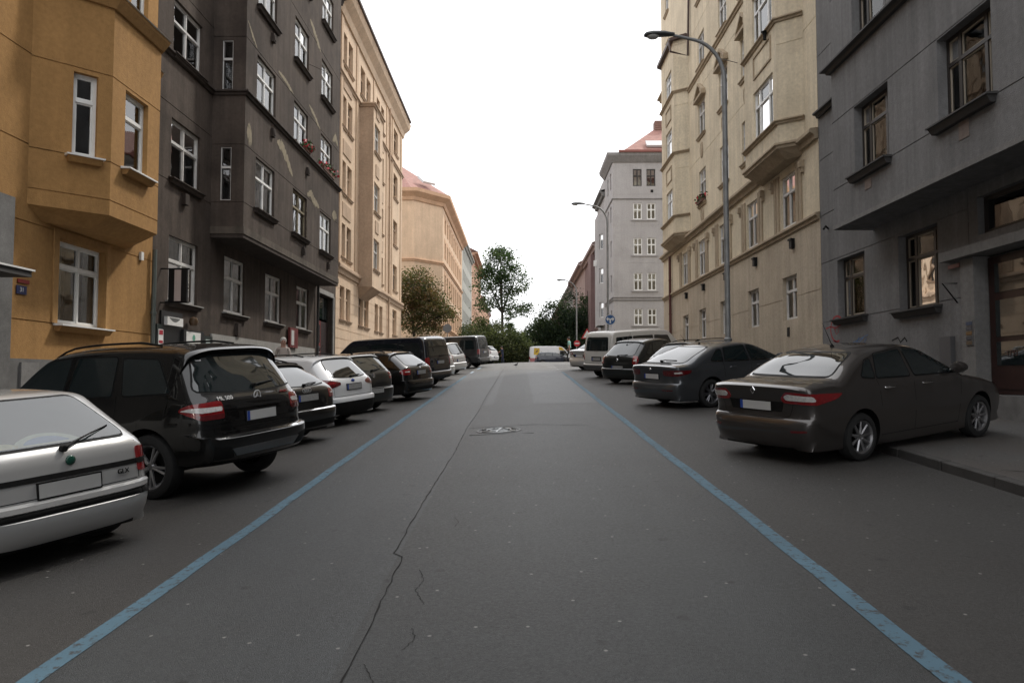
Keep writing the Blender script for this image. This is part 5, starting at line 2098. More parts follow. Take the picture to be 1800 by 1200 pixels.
def T_suv(L=4.78, W=1.91, H=1.79):
    o = [(.25, .34), (.08, .40), (.02, .50), (0, .60), (.0, .665), (.03, .685), (.10, .70), (.105, .76), (.10, .88), (.11, .98), (.135, 1.08), (.20, 1.17), (.36, 1.43), (.50, 1.64), (.47, 1.675), (.43, 1.695), (.45, 1.715), (.58, 1.745),
         (1.0, 1.78), (1.7, 1.795), (2.3, 1.78), (2.75, 1.70), (3.15, 1.42), (3.45, 1.19), (3.6, 1.13), (4.3, 1.06), (4.62, .95), (4.76, .78), (4.78, .6), (4.72, .42), (4.55, .30), (3.2, .24), (1.4, .24)]
    return dict(L=L, W=W, H=H, zb=1.14, outline=o, xr=.97, xf=3.885, R=.375, rr=.36, rt=.07, tumble=.20, zc=.75, arch=.07,
                rw=trap(.83, .66, 1.17, 1.63, .08, .05),
                sw=[[(.62, 1.22), (1.32, 1.20), (1.40, 1.63), (.86, 1.60)], [(1.50, 1.20), (2.22, 1.19), (2.16, 1.66), (1.50, 1.65)], [(2.32, 1.19), (3.28, 1.18), (2.72, 1.62), (2.26, 1.66)]],
                lamps=[(40, [(-.20, .90), (.06, .89), (.30, 1.01), (.20, 1.075), (-.17, 1.10)], M_red, .010, .05),
                       (40, [(-.17, .985), (.05, .975), (.27, 1.01), (.18, 1.035), (-.17, 1.035)], M_clear, .014, .02, 'reversing_light'),
                       (40, [(-.19, .90), (.05, .895), (.13, .945), (-.19, .955)], M_dred, .013, .015, 'fog_light')],
                seams=[('tailgate_gap', 'rear', [(-.70, .74), (.70, .74)]), ('tailgate_gap', 'rear', [(.73, .74), (.74, 1.15)]), ('tailgate_gap', 'rear', [(-.73, .74), (-.74, 1.15)]), ('door_gap', 'side', [(1.45, .7), (1.42, 1.2)]), ('door_gap', 'side', [(2.28, .45), (2.27, 1.2)]), ('door_gap', 'side', [(3.3, .45), (3.33, 1.15)])],
                trim=[('bumper_skid_plate', 'rear', [(-.52, .46), (.52, .46), (.6, .545), (-.6, .545)], mat('satin_silver_trim', (.22, .22, .22), .35, .8), .012),
                      ('bumper_lip', 'rear', [(-.62, .672), (.62, .672), (.62, .69), (-.62, .69)], M_chrome, .004),
                      ('number_recess_bar', 'rear', [(-.40, .985), (.40, .985), (.40, 1.015), (-.40, 1.015)], mat('dark_chrome', (.10, .10, .10), .25, .9), .012),
                      ('lower_bumper', 'rear', [(-.8, .44), (-.54, .44), (-.62, .57), (-.82, .6)], M_black, .006), ('lower_bumper', 'rear', [(.8, .44), (.54, .44), (.62, .57), (.82, .6)], M_black, .006)],
                handles=[(1.75, 1.03), (2.6, 1.03)], hmat=M_chrome, plate=(.885, 0), wiper=(1.225, -.02, -.42, 1.26), rails=(1.0, 2.75, .60, M_black), mirror=(3.15, 1.22))


def T_estate(L=4.7, W=1.80, H=1.48, slope=.5, lamps=None, rake=0.0):
    s = slope
    o = [(.22, .19), (.07, .25), (.015, .37), (0, .47), (.0, .55), (.02, .585), (.06, .60), (.065, .70), (.07, .82), (.085, .90), (.13, .975),
         (.13 + s * .5, 1.19), (.13 + s, H - .10), (.10 + s, H - .075), (.11 + s, H - .06), (.25 + s, H - .035), (1.4, H), (2.0, H - .005), (2.4, H - .05), (2.9, 1.24), (3.3, 1.02), (3.45, .97), (4.1, .87), (L - .22, .76), (L - .06, .6), (L, .46), (L - .06, .26), (L - .2, .18), (3.0, .15), (1.3, .15)]
    return dict(L=L, W=W, H=H, zb=.96, outline=o, xr=.98, xf=L - .88, R=.315, rr=.34, rt=.07, tumble=.24,
                rw=trap(.62, .48, 1.0, H - .12, .08, .03),
                sw=[[(.36 + s * .75, 1.04), (1.28, 1.02), (1.36, H - .12), (.50 + s * 1.1, H - .16)], [(1.36, 1.02), (2.1, 1.01), (2.04, H - .10), (1.44, H - .11)], [(2.18, 1.01), (3.12, 1.0), (2.48, H - .15), (2.13, H - .10)]],
                lamps=lamps or [(40, [(-.18, .76), (.06, .755), (.16, .83), (.12, .91), (-.17, .92)], M_red, .009, .03), (40, [(-.14, .83), (.02, .83), (.02, .86), (-.14, .86)], M_clear, .013, .01, 'reversing_light')],
                seams=[('tailgate_gap', 'rear', [(-.66, .62), (.66, .62)]), ('tailgate_gap', 'rear', [(.66, .62), (.67, .95)]), ('tailgate_gap', 'rear', [(-.66, .62), (-.67, .95)]), ('door_gap', 'side', [(1.30, .62), (1.28, 1.0)]), ('door_gap', 'side', [(2.14, .3), (2.13, 1.0)]), ('door_gap', 'side', [(3.08, .3), (3.15, 1.0)])],
                trim=[('lower_bumper', 'rear', [(-.72, .285), (.72, .285), (.76, .40), (-.76, .40)], M_black, .005)],
                handles=[(1.5, .88), (2.35, .88)], plate=(.78, 0), wiper=(1.0, 0.0, -.38, 1.03), antenna=(1.0, .22, .8), rails=(.95, 2.35, .52, M_black), mirror=(3.0, 1.04))


def T_hatch(L=4.15, W=1.76, H=1.48, lamps=None, s=.33):
    o = [(.2, .19), (.06, .25), (.01, .37), (0, .48), (.0, .56), (.03, .59), (.065, .605), (.06, .72), (.07, .84), (.09, .93), (.13, .99),
         (.13 + s * .48, .99 + (H - 1.09) * .5), (.13 + s, H - .10), (.10 + s, H - .075), (.12 + s, H - .055), (.27 + s, H - .03), (1.25, H), (1.7, H - .005), (2.1, H - .06), (2.6, 1.22), (2.95, 1.02), (3.1, .97), (3.65, .86), (L - .18, .76), (L - .05, .6), (L, .46), (L - .05, .26), (L - .2, .18), (2.7, .15), (1.2, .15)]
    return dict(L=L, W=W, H=H, zb=.97, outline=o, xr=.80, xf=L - .82, R=.31, rr=.32, rt=.06, tumble=.22,
                rw=trap(.64, .52, 1.01, H - .12, .08, .03),
                sw=[[(.30 + s * .6, 1.06), (.98, 1.03), (1.05, H - .13), (.45 + s * .85, H - .17)], [(1.06, 1.03), (1.78, 1.02), (1.74, H - .10), (1.13, H - .11)], [(1.86, 1.02), (2.78, 1.0), (2.2, H - .15), (1.82, H - .10)]],
                lamps=lamps or [(40, [(-.13, .78), (.06, .775), (.11, .85), (.08, .95), (-.12, .96)], M_red, .009, .03), (40, [(-.10, .85), (.03, .85), (.03, .89), (-.10, .89)], M_clear, .013, .01, 'reversing_light')],
                seams=[('tailgate_gap', 'rear', [(-.66, .62), (.66, .62)]), ('tailgate_gap', 'rear', [(.66, .62), (.67, .96)]), ('tailgate_gap', 'rear', [(-.66, .62), (-.67, .96)]), ('door_gap', 'side', [(1.0, .62), (1.0, 1.0)]), ('door_gap', 'side', [(1.82, .3), (1.82, 1.0)]), ('door_gap', 'side', [(2.78, .3), (2.82, 1.0)])],
                trim=[], handles=[(1.2, .90), (2.05, .90)], plate=(.50, 0), wiper=(1.01, 0.0, -.38, 1.05), antenna=(.75, .2, .8), mirror=(2.65, 1.05))


def T_van(L=4.9, W=1.92, H=1.92, win=True, split=True):
    o = [(.2, .30), (.05, .33), (.0, .40), (0, .52), (.02, .58), (.05, .60), (.045, .80), (.05, 1.0), (.075, 1.2), (.13, 1.55), (.18, 1.76), (.22, H - .09), (.32, H - .03), (.6, H - .01), (2.0, H), (3.1, H - .02), (3.4, H - .08), (3.8, 1.5), (4.1, 1.22), (4.22, 1.15), (4.62, 1.02), (4.82, .85), (4.9, .62), (4.86, .38), (4.7, .26), (3.2, .25), (1.4, .25)]
    sw = [[(2.5, 1.13), (3.55, 1.12), (3.3, 1.62), (2.52, 1.66)]]
    if win:
        sw += [[(.35, 1.14), (1.25, 1.14), (1.25, 1.66), (.42, 1.64)], [(1.33, 1.14), (2.4, 1.14), (2.42, 1.66), (1.33, 1.66)]]
    return dict(L=L, W=W, H=H, zb=1.08, outline=o, xr=.95, xf=L - .9, R=.33, rr=.22, rt=.03, ft=.10, tumble=.11, zc=.8,
                rw=trap(.74, .68, 1.15, 1.70, .08), sw=sw,
                lamps=[('rear', [(.76, .80), (.86, .80), (.86, 1.12), (.77, 1.12)], M_red, .012, .03), (70, [(.0, .82), (.16, .82), (.14, 1.10), (.0, 1.10)], M_red, .008, .03)],
                seams=[('tailgate_gap', 'rear', [(-.74, .62), (.74, .62)]), ('tailgate_gap', 'rear', [(.745, .62), (.75, 1.7)]), ('tailgate_gap', 'rear', [(-.745, .62), (-.75, 1.7)]), ('door_gap', 'side', [(1.29, .4), (1.29, 1.14)]), ('door_gap', 'side', [(2.46, .4), (2.46, 1.66)]), ('door_gap', 'side', [(3.5, .6), (3.58, 1.1)]), ('sliding_door_rail', 'side', [(.3, 1.02), (1.3, 1.02)])],
                trim=[('lower_bumper', 'rear', [(-.8, .34), (.8, .34), (.82, .42), (-.82, .42)], M_black, .005)],
                ws=trap(.74, .64, 1.22, H - .14, .08), handles=[(2.35, .98), (2.65, .98)], hmat=M_black, mmat=M_black, plate=(.92, 0), wiper=(1.15, 0, -.35, 1.2), mirror=(3.6, 1.15), zh=.80)


def T_saloon():
    L = 4.62
    o = [(.24, .19), (.08, .24), (.02, .36), (0, .46), (.005, .55), (.03, .60), (.07, .63), (.08, .72), (.065, .86), (.03, .985), (.025, 1.02), (.06, 1.045), (.3, 1.075), (.58, 1.09),
         (.72, 1.14), (1.0, 1.285), (1.28, 1.395), (1.45, 1.435), (1.9, 1.475), (2.25, 1.478), (2.6, 1.43), (3.05, 1.21), (3.4, 1.03), (3.52, .985), (4.05, .89), (4.42, .76), (4.58, .6), (4.62, .45), (4.56, .28), (4.4, .18), (3.0, .15), (1.4, .15)]
    return dict(L=L, W=1.81, H=1.48, zb=.985, outline=o, xr=1.05, xf=3.75, R=.315, rr=.38, rt=.08, tumble=.25,
                rw=trap(.66, .54, 1.115, 1.385, .06),
                sw=[[(1.12, 1.09), (1.38, 1.06), (1.42, 1.31), (1.32, 1.285)], [(1.42, 1.06), (2.12, 1.04), (2.10, 1.40), (1.55, 1.355)], [(2.22, 1.04), (3.24, 1.02), (2.62, 1.35), (2.18, 1.40)]],
                lamps=[(38, [(-.34, .875), (-.30, .82), (.10, .80), (.33, .86), (.40, .925), (.05, .945), (-.28, .965)], M_red, .009, .03),
                       (38, [(-.30, .905), (-.27, .86), (.09, .845), (.06, .91), (-.26, .935)], M_clear, .013, .03, 'reversing_light'),
                       ('rear', [(.60, .455), (.78, .46), (.78, .485), (.60, .48)], M_dred, .008, .008, 'reflector')],
                seams=[('boot_gap', 'rear', [(-.55, .66), (-.45, .62), (.45, .62), (.55, .66)]), ('boot_gap', 'rear', [(.55, .66), (.60, .82)]), ('boot_gap', 'rear', [(-.55, .66), (-.60, .82)]), ('door_gap', 'side', [(1.45, .62), (1.40, 1.05)]), ('door_gap', 'side', [(2.18, .3), (2.17, 1.04)]), ('door_gap', 'side', [(3.2, .3), (3.28, 1.02)]), ('sill_gap', 'side', [(1.45, .30), (3.2, .30)])],
                trim=[('number_recess', 'rear', [(-.42, .70), (.42, .70), (.46, .83), (-.46, .83)], M_black, .003)],
                handles=[(1.62, .92), (2.45, .92)], hmat=M_chrome, plate=(.765, 0), antenna=(1.65, .34, .55), mirror=(3.08, 1.06), wiper=None)


def T_liftback():
    L = 4.86
    o = [(.24, .19), (.08, .24), (.02, .36), (0, .46), (.005, .55), (.03, .59), (.07, .62), (.08, .72), (.06, .86), (.035, .97), (.045, 1.005), (.09, 1.02), (.25, 1.035),
         (.40, 1.07), (.8, 1.235), (1.2, 1.375), (1.42, 1.43), (1.9, 1.467), (2.3, 1.468), (2.65, 1.42), (3.15, 1.2), (3.55, 1.02), (3.7, .98), (4.25, .89), (4.65, .76), (4.82, .6), (4.86, .45), (4.8, .28), (4.6, .18), (3.2, .15), (1.4, .15)]
    return dict(L=L, W=1.86, H=1.47, zb=.98, outline=o, xr=1.08, xf=3.92, R=.33, rr=.38, rt=.08, tumble=.25,
                rw=trap(.70, .56, 1.06, 1.38, .06),
                sw=[[(1.12, 1.08), (1.48, 1.05), (1.52, 1.32), (1.40, 1.31)], [(1.54, 1.05), (2.28, 1.03), (2.26, 1.39), (1.62, 1.355)], [(2.37, 1.03), (3.38, 1.01), (2.72, 1.34), (2.33, 1.39)]],
                lamps=[(38, [(-.34, .79), (.02, .775), (.26, .83), (.30, .90), (-.10, .915), (-.36, .905)], M_dred, .009, .03), (38, [(-.05, .83), (.12, .84), (.10, .875), (-.06, .87)], M_clear, .012, .01, 'reversing_light'),
                       ('rear', [(.45, .44), (.75, .45), (.75, .47), (.45, .46)], M_dred, .008, .006, 'reflector')],
                seams=[('tailgate_gap', 'rear', [(-.60, .66), (-.52, .62), (.52, .62), (.60, .66)]), ('door_gap', 'side', [(1.50, .62), (1.46, 1.04)]), ('door_gap', 'side', [(2.33, .3), (2.32, 1.03)]), ('door_gap', 'side', [(3.35, .3), (3.42, 1.01)])],
                trim=[('window_chrome', 'side', [(1.1, 1.062), (3.4, .995), (3.4, 1.005), (1.1, 1.072)], M_chrome, .007)],
                handles=[(1.75, .90), (2.6, .90)], plate=(.76, 0), wiper=(1.075, .03, -.42, 1.10), antenna=(1.55, .08, .4), mirror=(3.2, 1.05), exhaust=[])


# ------------------------------------------------------------------ parked cars, left row
P_silver = paint('silver_paint', (0.50, 0.50, 0.495), .5, .35)
P_black = paint('black_paint', (0.0045, 0.0045, 0.0045), 0, .25)
P_black2 = paint('black_brown_paint', (0.007, 0.0065, 0.006), 0, .28)
P_white = paint('white_paint', (0.62, 0.63, 0.64), 0, .35)
P_dgrey = paint('dark_grey_paint', (0.028, 0.027, 0.026), .3, .32)
P_brown = paint('brown_grey_paint', (0.062, 0.055, 0.051), .6, .3)
P_steel = paint('steel_grey_paint', (0.075, 0.081, 0.089), .6, .3)
P_anth = paint('anthracite_paint', (0.030, 0.033, 0.036), .3, .34)
P_vanw = paint('old_white_paint', (0.56, 0.545, 0.51), 0, .45)
P_bluek = paint('blue_black_paint', (0.009, 0.011, 0.016), 0, .25)
P_green = paint('green_black_paint', (0.010, 0.012, 0.012), 0, .28)
GL, GR = 'cars parked at an angle along the left kerb', 'cars parked at an angle along the right kerb'

T = T_hatch_old()
M_cl1 = mat('pale_green_cloth', (.50, .58, .50), .9, var=.15, scale=12, coords='obj')
M_cl2 = mat('sky_blue_cloth', (.16, .30, .50), .9, var=.15, scale=12, coords='obj')
M_cl3 = mat('pale_yellow_cloth', (.52, .54, .38), .9, var=.15, scale=12, coords='obj')


def hump(y0, y1, z0, h, n=10):
    return [(y0, z0)] + [(y0 + (y1 - y0) * i / n, z0 + .008 + h * math.sin(math.pi * i / n) ** .7) for i in range(n + 1)] + [(y1, z0)]


T['behind_rw'] = [(T['rw'], mat('painted_interior_light', (.075, .105, .112), .5, var=.25, scale=3, coords='obj')), (hump(.36, -.20, .975, .075), M_cl1), (hump(.60, .30, .975, .035), M_cl3)]  # first patch paints the interior brightness as teal-grey behind the glass
t, sh, add = car('silver_hatchback', 'old silver hatchback with black rubber strips, nearest on the left and cut by the frame', T, P_silver, (-3.60, 6.10, -64.5), rim=M_alloy_dark, group=GL)
q = sh.patch('rear', hump(.27, -.10, .985, .040), .0052, .007, .04)
add('parcel_shelf_cloth', q, M_cl2)
tail_emblem(t, sh, add, 'disc', -.02, .83, .042, mat('green_badge', (.01, .06, .04), .25, var=.2, scale=40))
tail_text(t, sh, add, 'GLX', -.48, .655, .06, M_black, T['L'])
T = T_suv()
t, sh, add = car('black_suv', 'large glossy black off-roader with roof rails and red and clear tail lights', T, P_black, (-3.02, 9.08, -69.5), rim=M_alloy, spokes=5, group=GL)
tail_emblem(t, sh, add, 'star', 0, 1.11, .06, M_badge)
tail_text(t, sh, add, 'ML 500', .53, 1.115, .075, M_badge, T['L'])
tail_text(t, sh, add, '4MATIC', -.52, 1.115, .05, M_red, T['L'])
T = dict(T_estate(4.8, 1.80, 1.45, .62), plate=(.80, 0), pmat=M_plate_d)
T['trim'] = T['trim'] + [('bumper_chrome', 'rear', [(-.75, .575), (.75, .575), (.75, .592), (-.75, .592)], M_chrome, .006)]
t, sh, add = car('black_estate_car', 'black estate car with four linked rings, between the off-roader and the white estate', T, P_black2, (-3.55, 12.84, -66.5), group=GL)
tail_emblem(t, sh, add, 'rings', 0, .925, .035, M_badge)
wl_ = [(40, [(-.30, .86), (-.06, .80), (.14, .87), (.26, 1.0), (-.02, .97), (-.29, .91)], M_dred, .009, .03), (40, [(-.2, .89), (0, .87), (.1, .92), (-.15, .93)], M_red, .012, .02, 'brake_light')]
T = dict(T_estate(4.56, 1.82, 1.50, .42, wl_), plate=(.80, 0), pmat=M_plate_d)
T['trim'] = [('lower_bumper', 'rear', [(-.82, .25), (.82, .25), (.80, .50), (-.80, .50)], M_black, .006), ('lower_bumper', 50, [(-.02, .25), (.42, .25), (.42, .45), (-.02, .50)], M_black, .006)]
t, sh, add = car('white_estate_car', 'white estate car with swept dark red tail lights and black roof rails', T, P_white, (-3.42, 15.83, -68), group=GL, rim=M_alloy_dark)
tail_emblem(t, sh, add, 'oval', 0, .925, .035, M_blue)
T = dict(T_hatch(4.15, 1.75, 1.47), plate=(.52, 0), pmat=M_plate_d)
T['trim'] = [('bumper_chrome', 'rear', [(-.75, .585), (.75, .585), (.75, .605), (-.75, .605)], mat('satin_silver_trim', (.22, .22, .22)), .008)]
t, sh, add = car('dark_grey_hatchback', 'dark grey hatchback with plate in the bumper, just beyond the white estate', T, P_dgrey, (-3.49, 18.34, -61), group=GL, rim=M_alloy_dark)
tail_emblem(t, sh, add, 'vee', 0, .90, .05, M_chrome)
T = dict(T_estate(4.6, 1.80, 1.46, .55), plate=(.80, 0), pmat=M_plate_d)
t, sh, add = car('black_estate_car', 'black estate car with bright red tail lights, in front of the tall black van', T, P_black, (-2.76, 21.7, -69), group=GL, rim=M_alloy_dark)
tail_emblem(t, sh, add, 'disc', 0, .92, .04, M_chrome)
T = dict(T_van(4.9, 1.92, 1.90), pmat=M_plate_d)
car('black_van', 'tall black passenger van with tinted windows and slim upright red tail lights', T, P_bluek, (-2.78, 27.1, -67.5), 'van', group=GL, lod=1)
car('silver_hatchback', 'small silver hatchback showing only its rear corner beyond the black van', dict(T_hatch(3.9, 1.70, 1.50), plate=(.5, 0)), P_silver, (-3.0, 31.8, -66), group=GL, lod=1)
T = dict(T_suv(4.5, 1.85, 1.66), plate=(.85, 0), wiper=None)
car('pale_suv', 'pale silver sport utility car with red lamps in front of the dark grey van', dict(T_hatch(4.3, 1.82, 1.62), plate=(.7, 0)), P_silver, (-2.85, 36.8, -67), group=GL, lod=1)
car('dark_grey_van', 'dark grey passenger van near the top of the left row', dict(T_van(4.9, 1.92, 1.95), pmat=M_plate_d), P_anth, (-1.96, 44.5, -72), 'van', group=GL, lod=1)
car('pale_car', 'pale silver car just showing past the dark grey van at the crest', T_hatch(4.0, 1.7, 1.45), P_silver, (-2.1, 50.5, -66), group=GL, lod=2)
car('white_hatchback', 'white car with pale windscreen low behind the crest at left', T_hatch(3.8, 1.65, 1.42), P_white, (-1.75, 57.0, -66), group=GL, lod=2)

# ------------------------------------------------------------------ parked cars, right row
T = T_saloon()
t, sh, add = car('brown_grey_saloon', 'brown grey saloon with chrome rhombus badge, nearest on the right, front wheels on pavement', T, P_brown, (3.14, 9.98, 60.5), rim=M_alloy, spokes=9, group=GR)
tail_emblem(t, sh, add, 'rhomb', 0, .965, .035, M_chrome)
T['antenna'] = (1.5, .3, .5)
T = T_liftback()
T['pmat'] = M_plate
t, sh, add = car('steel_grey_liftback', 'steel grey liftback with long dark red tail lights, second on the right', T, P_steel, (3.09, 17.45, 62.5), rim=M_alloy_dark, group=GR)
tail_emblem(t, sh, add, 'disc', 0, .925, .035, M_chrome)
car('silver_estate_car', 'grey silver estate car mostly hidden behind the steel grey liftback', T_estate(4.5, 1.78, 1.46, .55), paint('mid_grey_paint', (.16, .165, .17), .5, .33), (4.3, 22.3, 60), group=GR, lod=1)
hl_ = [(40, [(-.10, .74), (.06, .735), (.12, .84), (.10, 1.0), (-.06, 1.02)], M_red, .010, .03), (40, [(-.06, .84), (.05, .84), (.05, .90), (-.05, .90)], M_clear, .013, .01, 'reversing_light')]
T = dict(T_hatch(4.2, 1.75, 1.56, hl_, .62), plate=(.62, 0), pmat=M_plate_d, antenna=(.62, .45, -.5))
t, sh, add = car('black_hatchback', 'green black tall hatchback with upright red tail lights beside the white van', T, P_green, (3.40, 25.8, 50), group=GR, lod=1, rim=M_alloy_dark)
tail_emblem(t, sh, add, 'rhomb', 0, .88, .04, M_chrome)
T = dict(T_van(4.8, 1.84, 1.93, True), plate=(.80, 0), pmat=M_plate_d)
T['lamps'] = [('rear', [(.74, .78), (.82, .78), (.82, 1.02), (.75, 1.02)], M_red, .012, .02)]
T['rw'] = trap(.66, .62, 1.14, 1.66, .07)
T['trim'] = [('lower_bumper', 'rear', [(-.84, .33), (.84, .33), (.84, .56), (-.84, .56)], mat('grey_bumper', (.05, .05, .05), .7), .01), ('number_recess', 'rear', [(-.3, .72), (.3, .72), (.3, .9), (-.3, .9)], M_black, .004)]
car('white_van', 'boxy off white van with black rear window in the right row', T, P_vanw, (3.12, 29.9, 55), 'van', group=GR, lod=1, rim=M_alloy_dark)
car('silver_saloon', 'silver car half hidden behind the white van at the top of the right row', dict(T_saloon()), P_silver, (3.0, 37.2, 52), group=GR, lod=1)

# ------------------------------------------------------------------ traffic on the cross street
def flat_matrix(T, x, y, a):
    return (car_matrix(T, x, y, a),)


T = T_van(5.2, 1.98, 2.25, False)
T['outline'] = [(.2, .30), (.05, .33), (0, .42), (0, .6), (.02, 1.0), (.05, 1.6), (.10, 2.05), (.18, 2.17), (.35, 2.23), (1.5, 2.26), (3.0, 2.26), (3.5, 2.22), (3.85, 2.05), (4.25, 1.6), (4.5, 1.32), (4.7, 1.2), (5.05, 1.05), (5.18, .8), (5.2, .5), (5.1, .32), (3.3, .27), (1.4, .27)]
T['zb'] = 1.3
T['sw'] = [[(3.35, 1.22), (4.28, 1.2), (3.95, 1.72), (3.4, 1.75)]]
T['xf'] = 4.3
T['xr'] = 1.0
T['seams'] = [('door_gap', 'side', [(3.28, .5), (3.28, 1.9)]), ('door_gap', 'side', [(2.1, .5), (2.1, 1.9)])]
T['trim'] = [('yellow_hood', 'side', [(3.3, 1.80), (3.86, 1.78), (3.6, 2.10), (3.25, 2.17)], mat('van_yellow', (.55, .36, .02), .4), .004),
             ('yellow_square_logo', 'side', [(.55, 1.30), (1.15, 1.25), (1.2, 2.0), (.6, 2.05)], mat('van_yellow', (0, 0, 0)), .004),
             ('logo_mark', 'side', [(.7, 1.5), (.95, 1.62), (1.05, 1.85), (.85, 1.72)], mat('logo_dark', (.12, .05, .02), .5), .007),
             ('red_lower_panel', 'side', [(.15, .55), (1.3, .55), (1.3, .95), (.12, .95)], mat('van_red_tint', (.42, .16, .17), .5), .004)]
car('delivery_van', 'white delivery van with yellow square logo and yellow cab top on the cross street', T, P_white, flat_matrix(T, 1.05, 80.5, 90), 'van')
car('dark_blue_car', 'dark blue car passing in front of the delivery van', T_hatch(4.0, 1.7, 1.45), paint('navy_paint', (.012, .016, .03), 0, .3), flat_matrix(T_hatch(4.0, 1.7, 1.45), 1.6, 75.5, 90), lod=2)

# ------------------------------------------------------------------ lamps and signs
def street_lamp(label, x, y, head_h, arm, M_=M_steel):
    z = surf(x, y)
    t = thing('street_lamp', label, 'street lamp', (x, y, z), group='street lamps along the right pavement')
    mb = MB()
    hz = z + head_h
    mb.tube([(x, y, z), (x, y, z + 1.4)], .095, 14)
    mb.lathe([(.095, 0), (.11, .02), (.11, .06), (.075, .1)], 14, 'z', (x, y, z + 1.4))
    part('base_sleeve', mb, M_, t, 40)
    mb = MB()
    pts = [(x, y, z + 1.4), (x, y, hz - 1.5)]
    for a in np.linspace(0, 78, 9)[1:]:
        pts.append((x - 1.0 * (1 - math.cos(R(a))), y, hz - 1.5 + 1.15 * math.sin(R(a))))
    e = pts[-1]
    pts.append((x - arm + .45, y, e[2] + .14))
    mb.tube(pts, [.075, .068] + [.06 - .002 * i for i in range(8)] + [.035], 12)
    part('pole', mb, M_, t, 40)
    mb = MB()
    hx = x - arm
    hz2 = e[2] + .15
    # cobra-head luminaire
    secs = [(.50, .05, .06, .0), (.42, .08, .07, .0), (.2, .13, .09, .01), (-.1, .15, .10, .0), (-.28, .12, .08, -.01), (-.34, .05, .04, -.02)]
    vs = []
    n = 12
    for (dx, wy, wz, dz) in secs:
        for k in range(n):
            a = 2 * math.pi * k / n
            vs.append((hx + dx, y + wy * math.cos(a), hz2 + dz + wz * math.sin(a) * (1 if math.sin(a) > 0 else .55)))
    fs = [(i * n + k, i * n + (k + 1) % n, (i + 1) * n + (k + 1) % n, (i + 1) * n + k) for i in range(len(secs) - 1) for k in range(n)]
    fs += [tuple(range(n)), tuple((len(secs) - 1) * n + k for k in range(n))]
    mb.add(vs, fs)
    hd = part('lamp_head', mb, mat('lamp_grey', (.055, .06, .062), .5), t, 50)
    mb = MB()
    mb.lathe([(0, -.12), (.09, -.105), (.13, -.06), (.14, -.03)], 14, 'z', (0, 0, 0))
    mb.v = [(hx - .1 + p[0] * 1.3, y + p[1] * .85, hz2 + p[2]) for p in mb.v]
    part('diffuser', mb, mat('lamp_glass', (.42, .43, .42), .2, var=.1), hd, 60)
    return t


LX = 5.65
street_lamp('tall curved street lamp nearest on the right, before the cream house', LX, 20.0, 10.08, 1.85)
street_lamp('middle street lamp before the grey corner house, carrying the blue round sign', LX, 46.8, 10.4, 1.95)
street_lamp('farthest street lamp at the crest with a no entry sign', LX, 72, 8.6, 1.6)


def round_sign(label, x, y, z, r, face, back=M_metal_sheet, shape='disc', pole=True, group=None, cat='road sign', flip=False):
    t = thing('road_sign', label, cat, (x, y, surf(x, y)), group=group)
    s = 1 if not flip else -1
    if pole:
        mb = MB()
        mb.tube([(x, y + .05 * s, surf(x, y)), (x, y + .05 * s, z + r * .8)], .03, 8)
        part('post', mb, M_steel, t, 40)
    n = {'disc': 28, 'oct': 8, 'tri': 3}[shape]
    off = {'disc': 0, 'oct': math.pi / 8, 'tri': math.pi / 2}[shape]
    ring = [(r * math.cos(2 * math.pi * k / n + off), r * math.sin(2 * math.pi * k / n + off)) for k in range(n)]

    def slab(P, y0, y1, m, nm):
        mb = MB()
        k = len(P)
        mb.add([(x + p[0], y + y0 * s, z + p[1]) for p in P] + [(x + p[0], y + y1 * s, z + p[1]) for p in P],
               [tuple(range(k)), tuple(range(2 * k - 1, k - 1, -1))] + [(i, (i + 1) % k, k + (i + 1) % k, k + i) for i in range(k)])
        return part(nm, mb, m, t)
    slab(ring, 0, .02, back, 'plate')
    for P, m, nm, d in face:
        slab(P, -.004 * d, -.004 * d + .0035, m, nm)
    return t


def circ(r, n=28):
    return [(r * math.cos(2 * math.pi * k / n), r * math.sin(2 * math.pi * k / n)) for k in range(n)]


M_sb = mat('sign_blue', (.012, .075, .22), .4, var=0)
M_sr = mat('sign_traffic_red', (.36, .012, .015), .4, var=0)
M_sw = mat('sign_white', (.62, .62, .62), .4, var=0)
r = .33
arrow = [(-.045, -.22), (.045, -.22), (.045, -.02), (.10, .02), (.14, -.02), (.14, -.10), (.26, .05), (.14, .18), (.14, .09), (.08, .10), (0, .05), (-.08, .10), (-.14, .09), (-.14, .18), (-.26, .05), (-.14, -.10), (-.14, -.02), (-.10, .02), (-.045, -.02)]
round_sign('blue round sign with white arrows pointing left and right, above the white van', LX + .12, 46.6, 5.35, r,
           [(circ(r * .98), M_sw, 'rim', 1), (circ(r * .92), M_sb, 'face', 2), (arrow, M_sw, 'arrow', 3)], pole=False)
r = .31
round_sign('red round no entry sign with a white bar on the farthest lamp post', LX, 71.8, 5.05, r,
           [(circ(r * .98), M_sr, 'face', 1), ([(-.22, -.05), (.22, -.05), (.22, .05), (-.22, .05)], M_sw, 'bar', 2)], pole=False)
r = .5
tri = [(r * math.cos(2 * math.pi * k / 3 + math.pi / 2), r * math.sin(2 * math.pi * k / 3 + math.pi / 2)) for k in range(3)]
round_sign('red edged triangular warning sign half hidden behind the white van', 4.9, 53, 4.75, r, [(tri, M_sr, 'border', 1), ([(a * .68, b_ * .68) for a, b_ in tri], M_sw, 'face', 2)], shape='tri')
round_sign('octagonal sign seen from its grey back, left beside the dark grey van', -5.0, 51.5, 5.15, .32, [], back=mat('sign_back_grey', (.17, .175, .18), .5, .2), shape='oct')

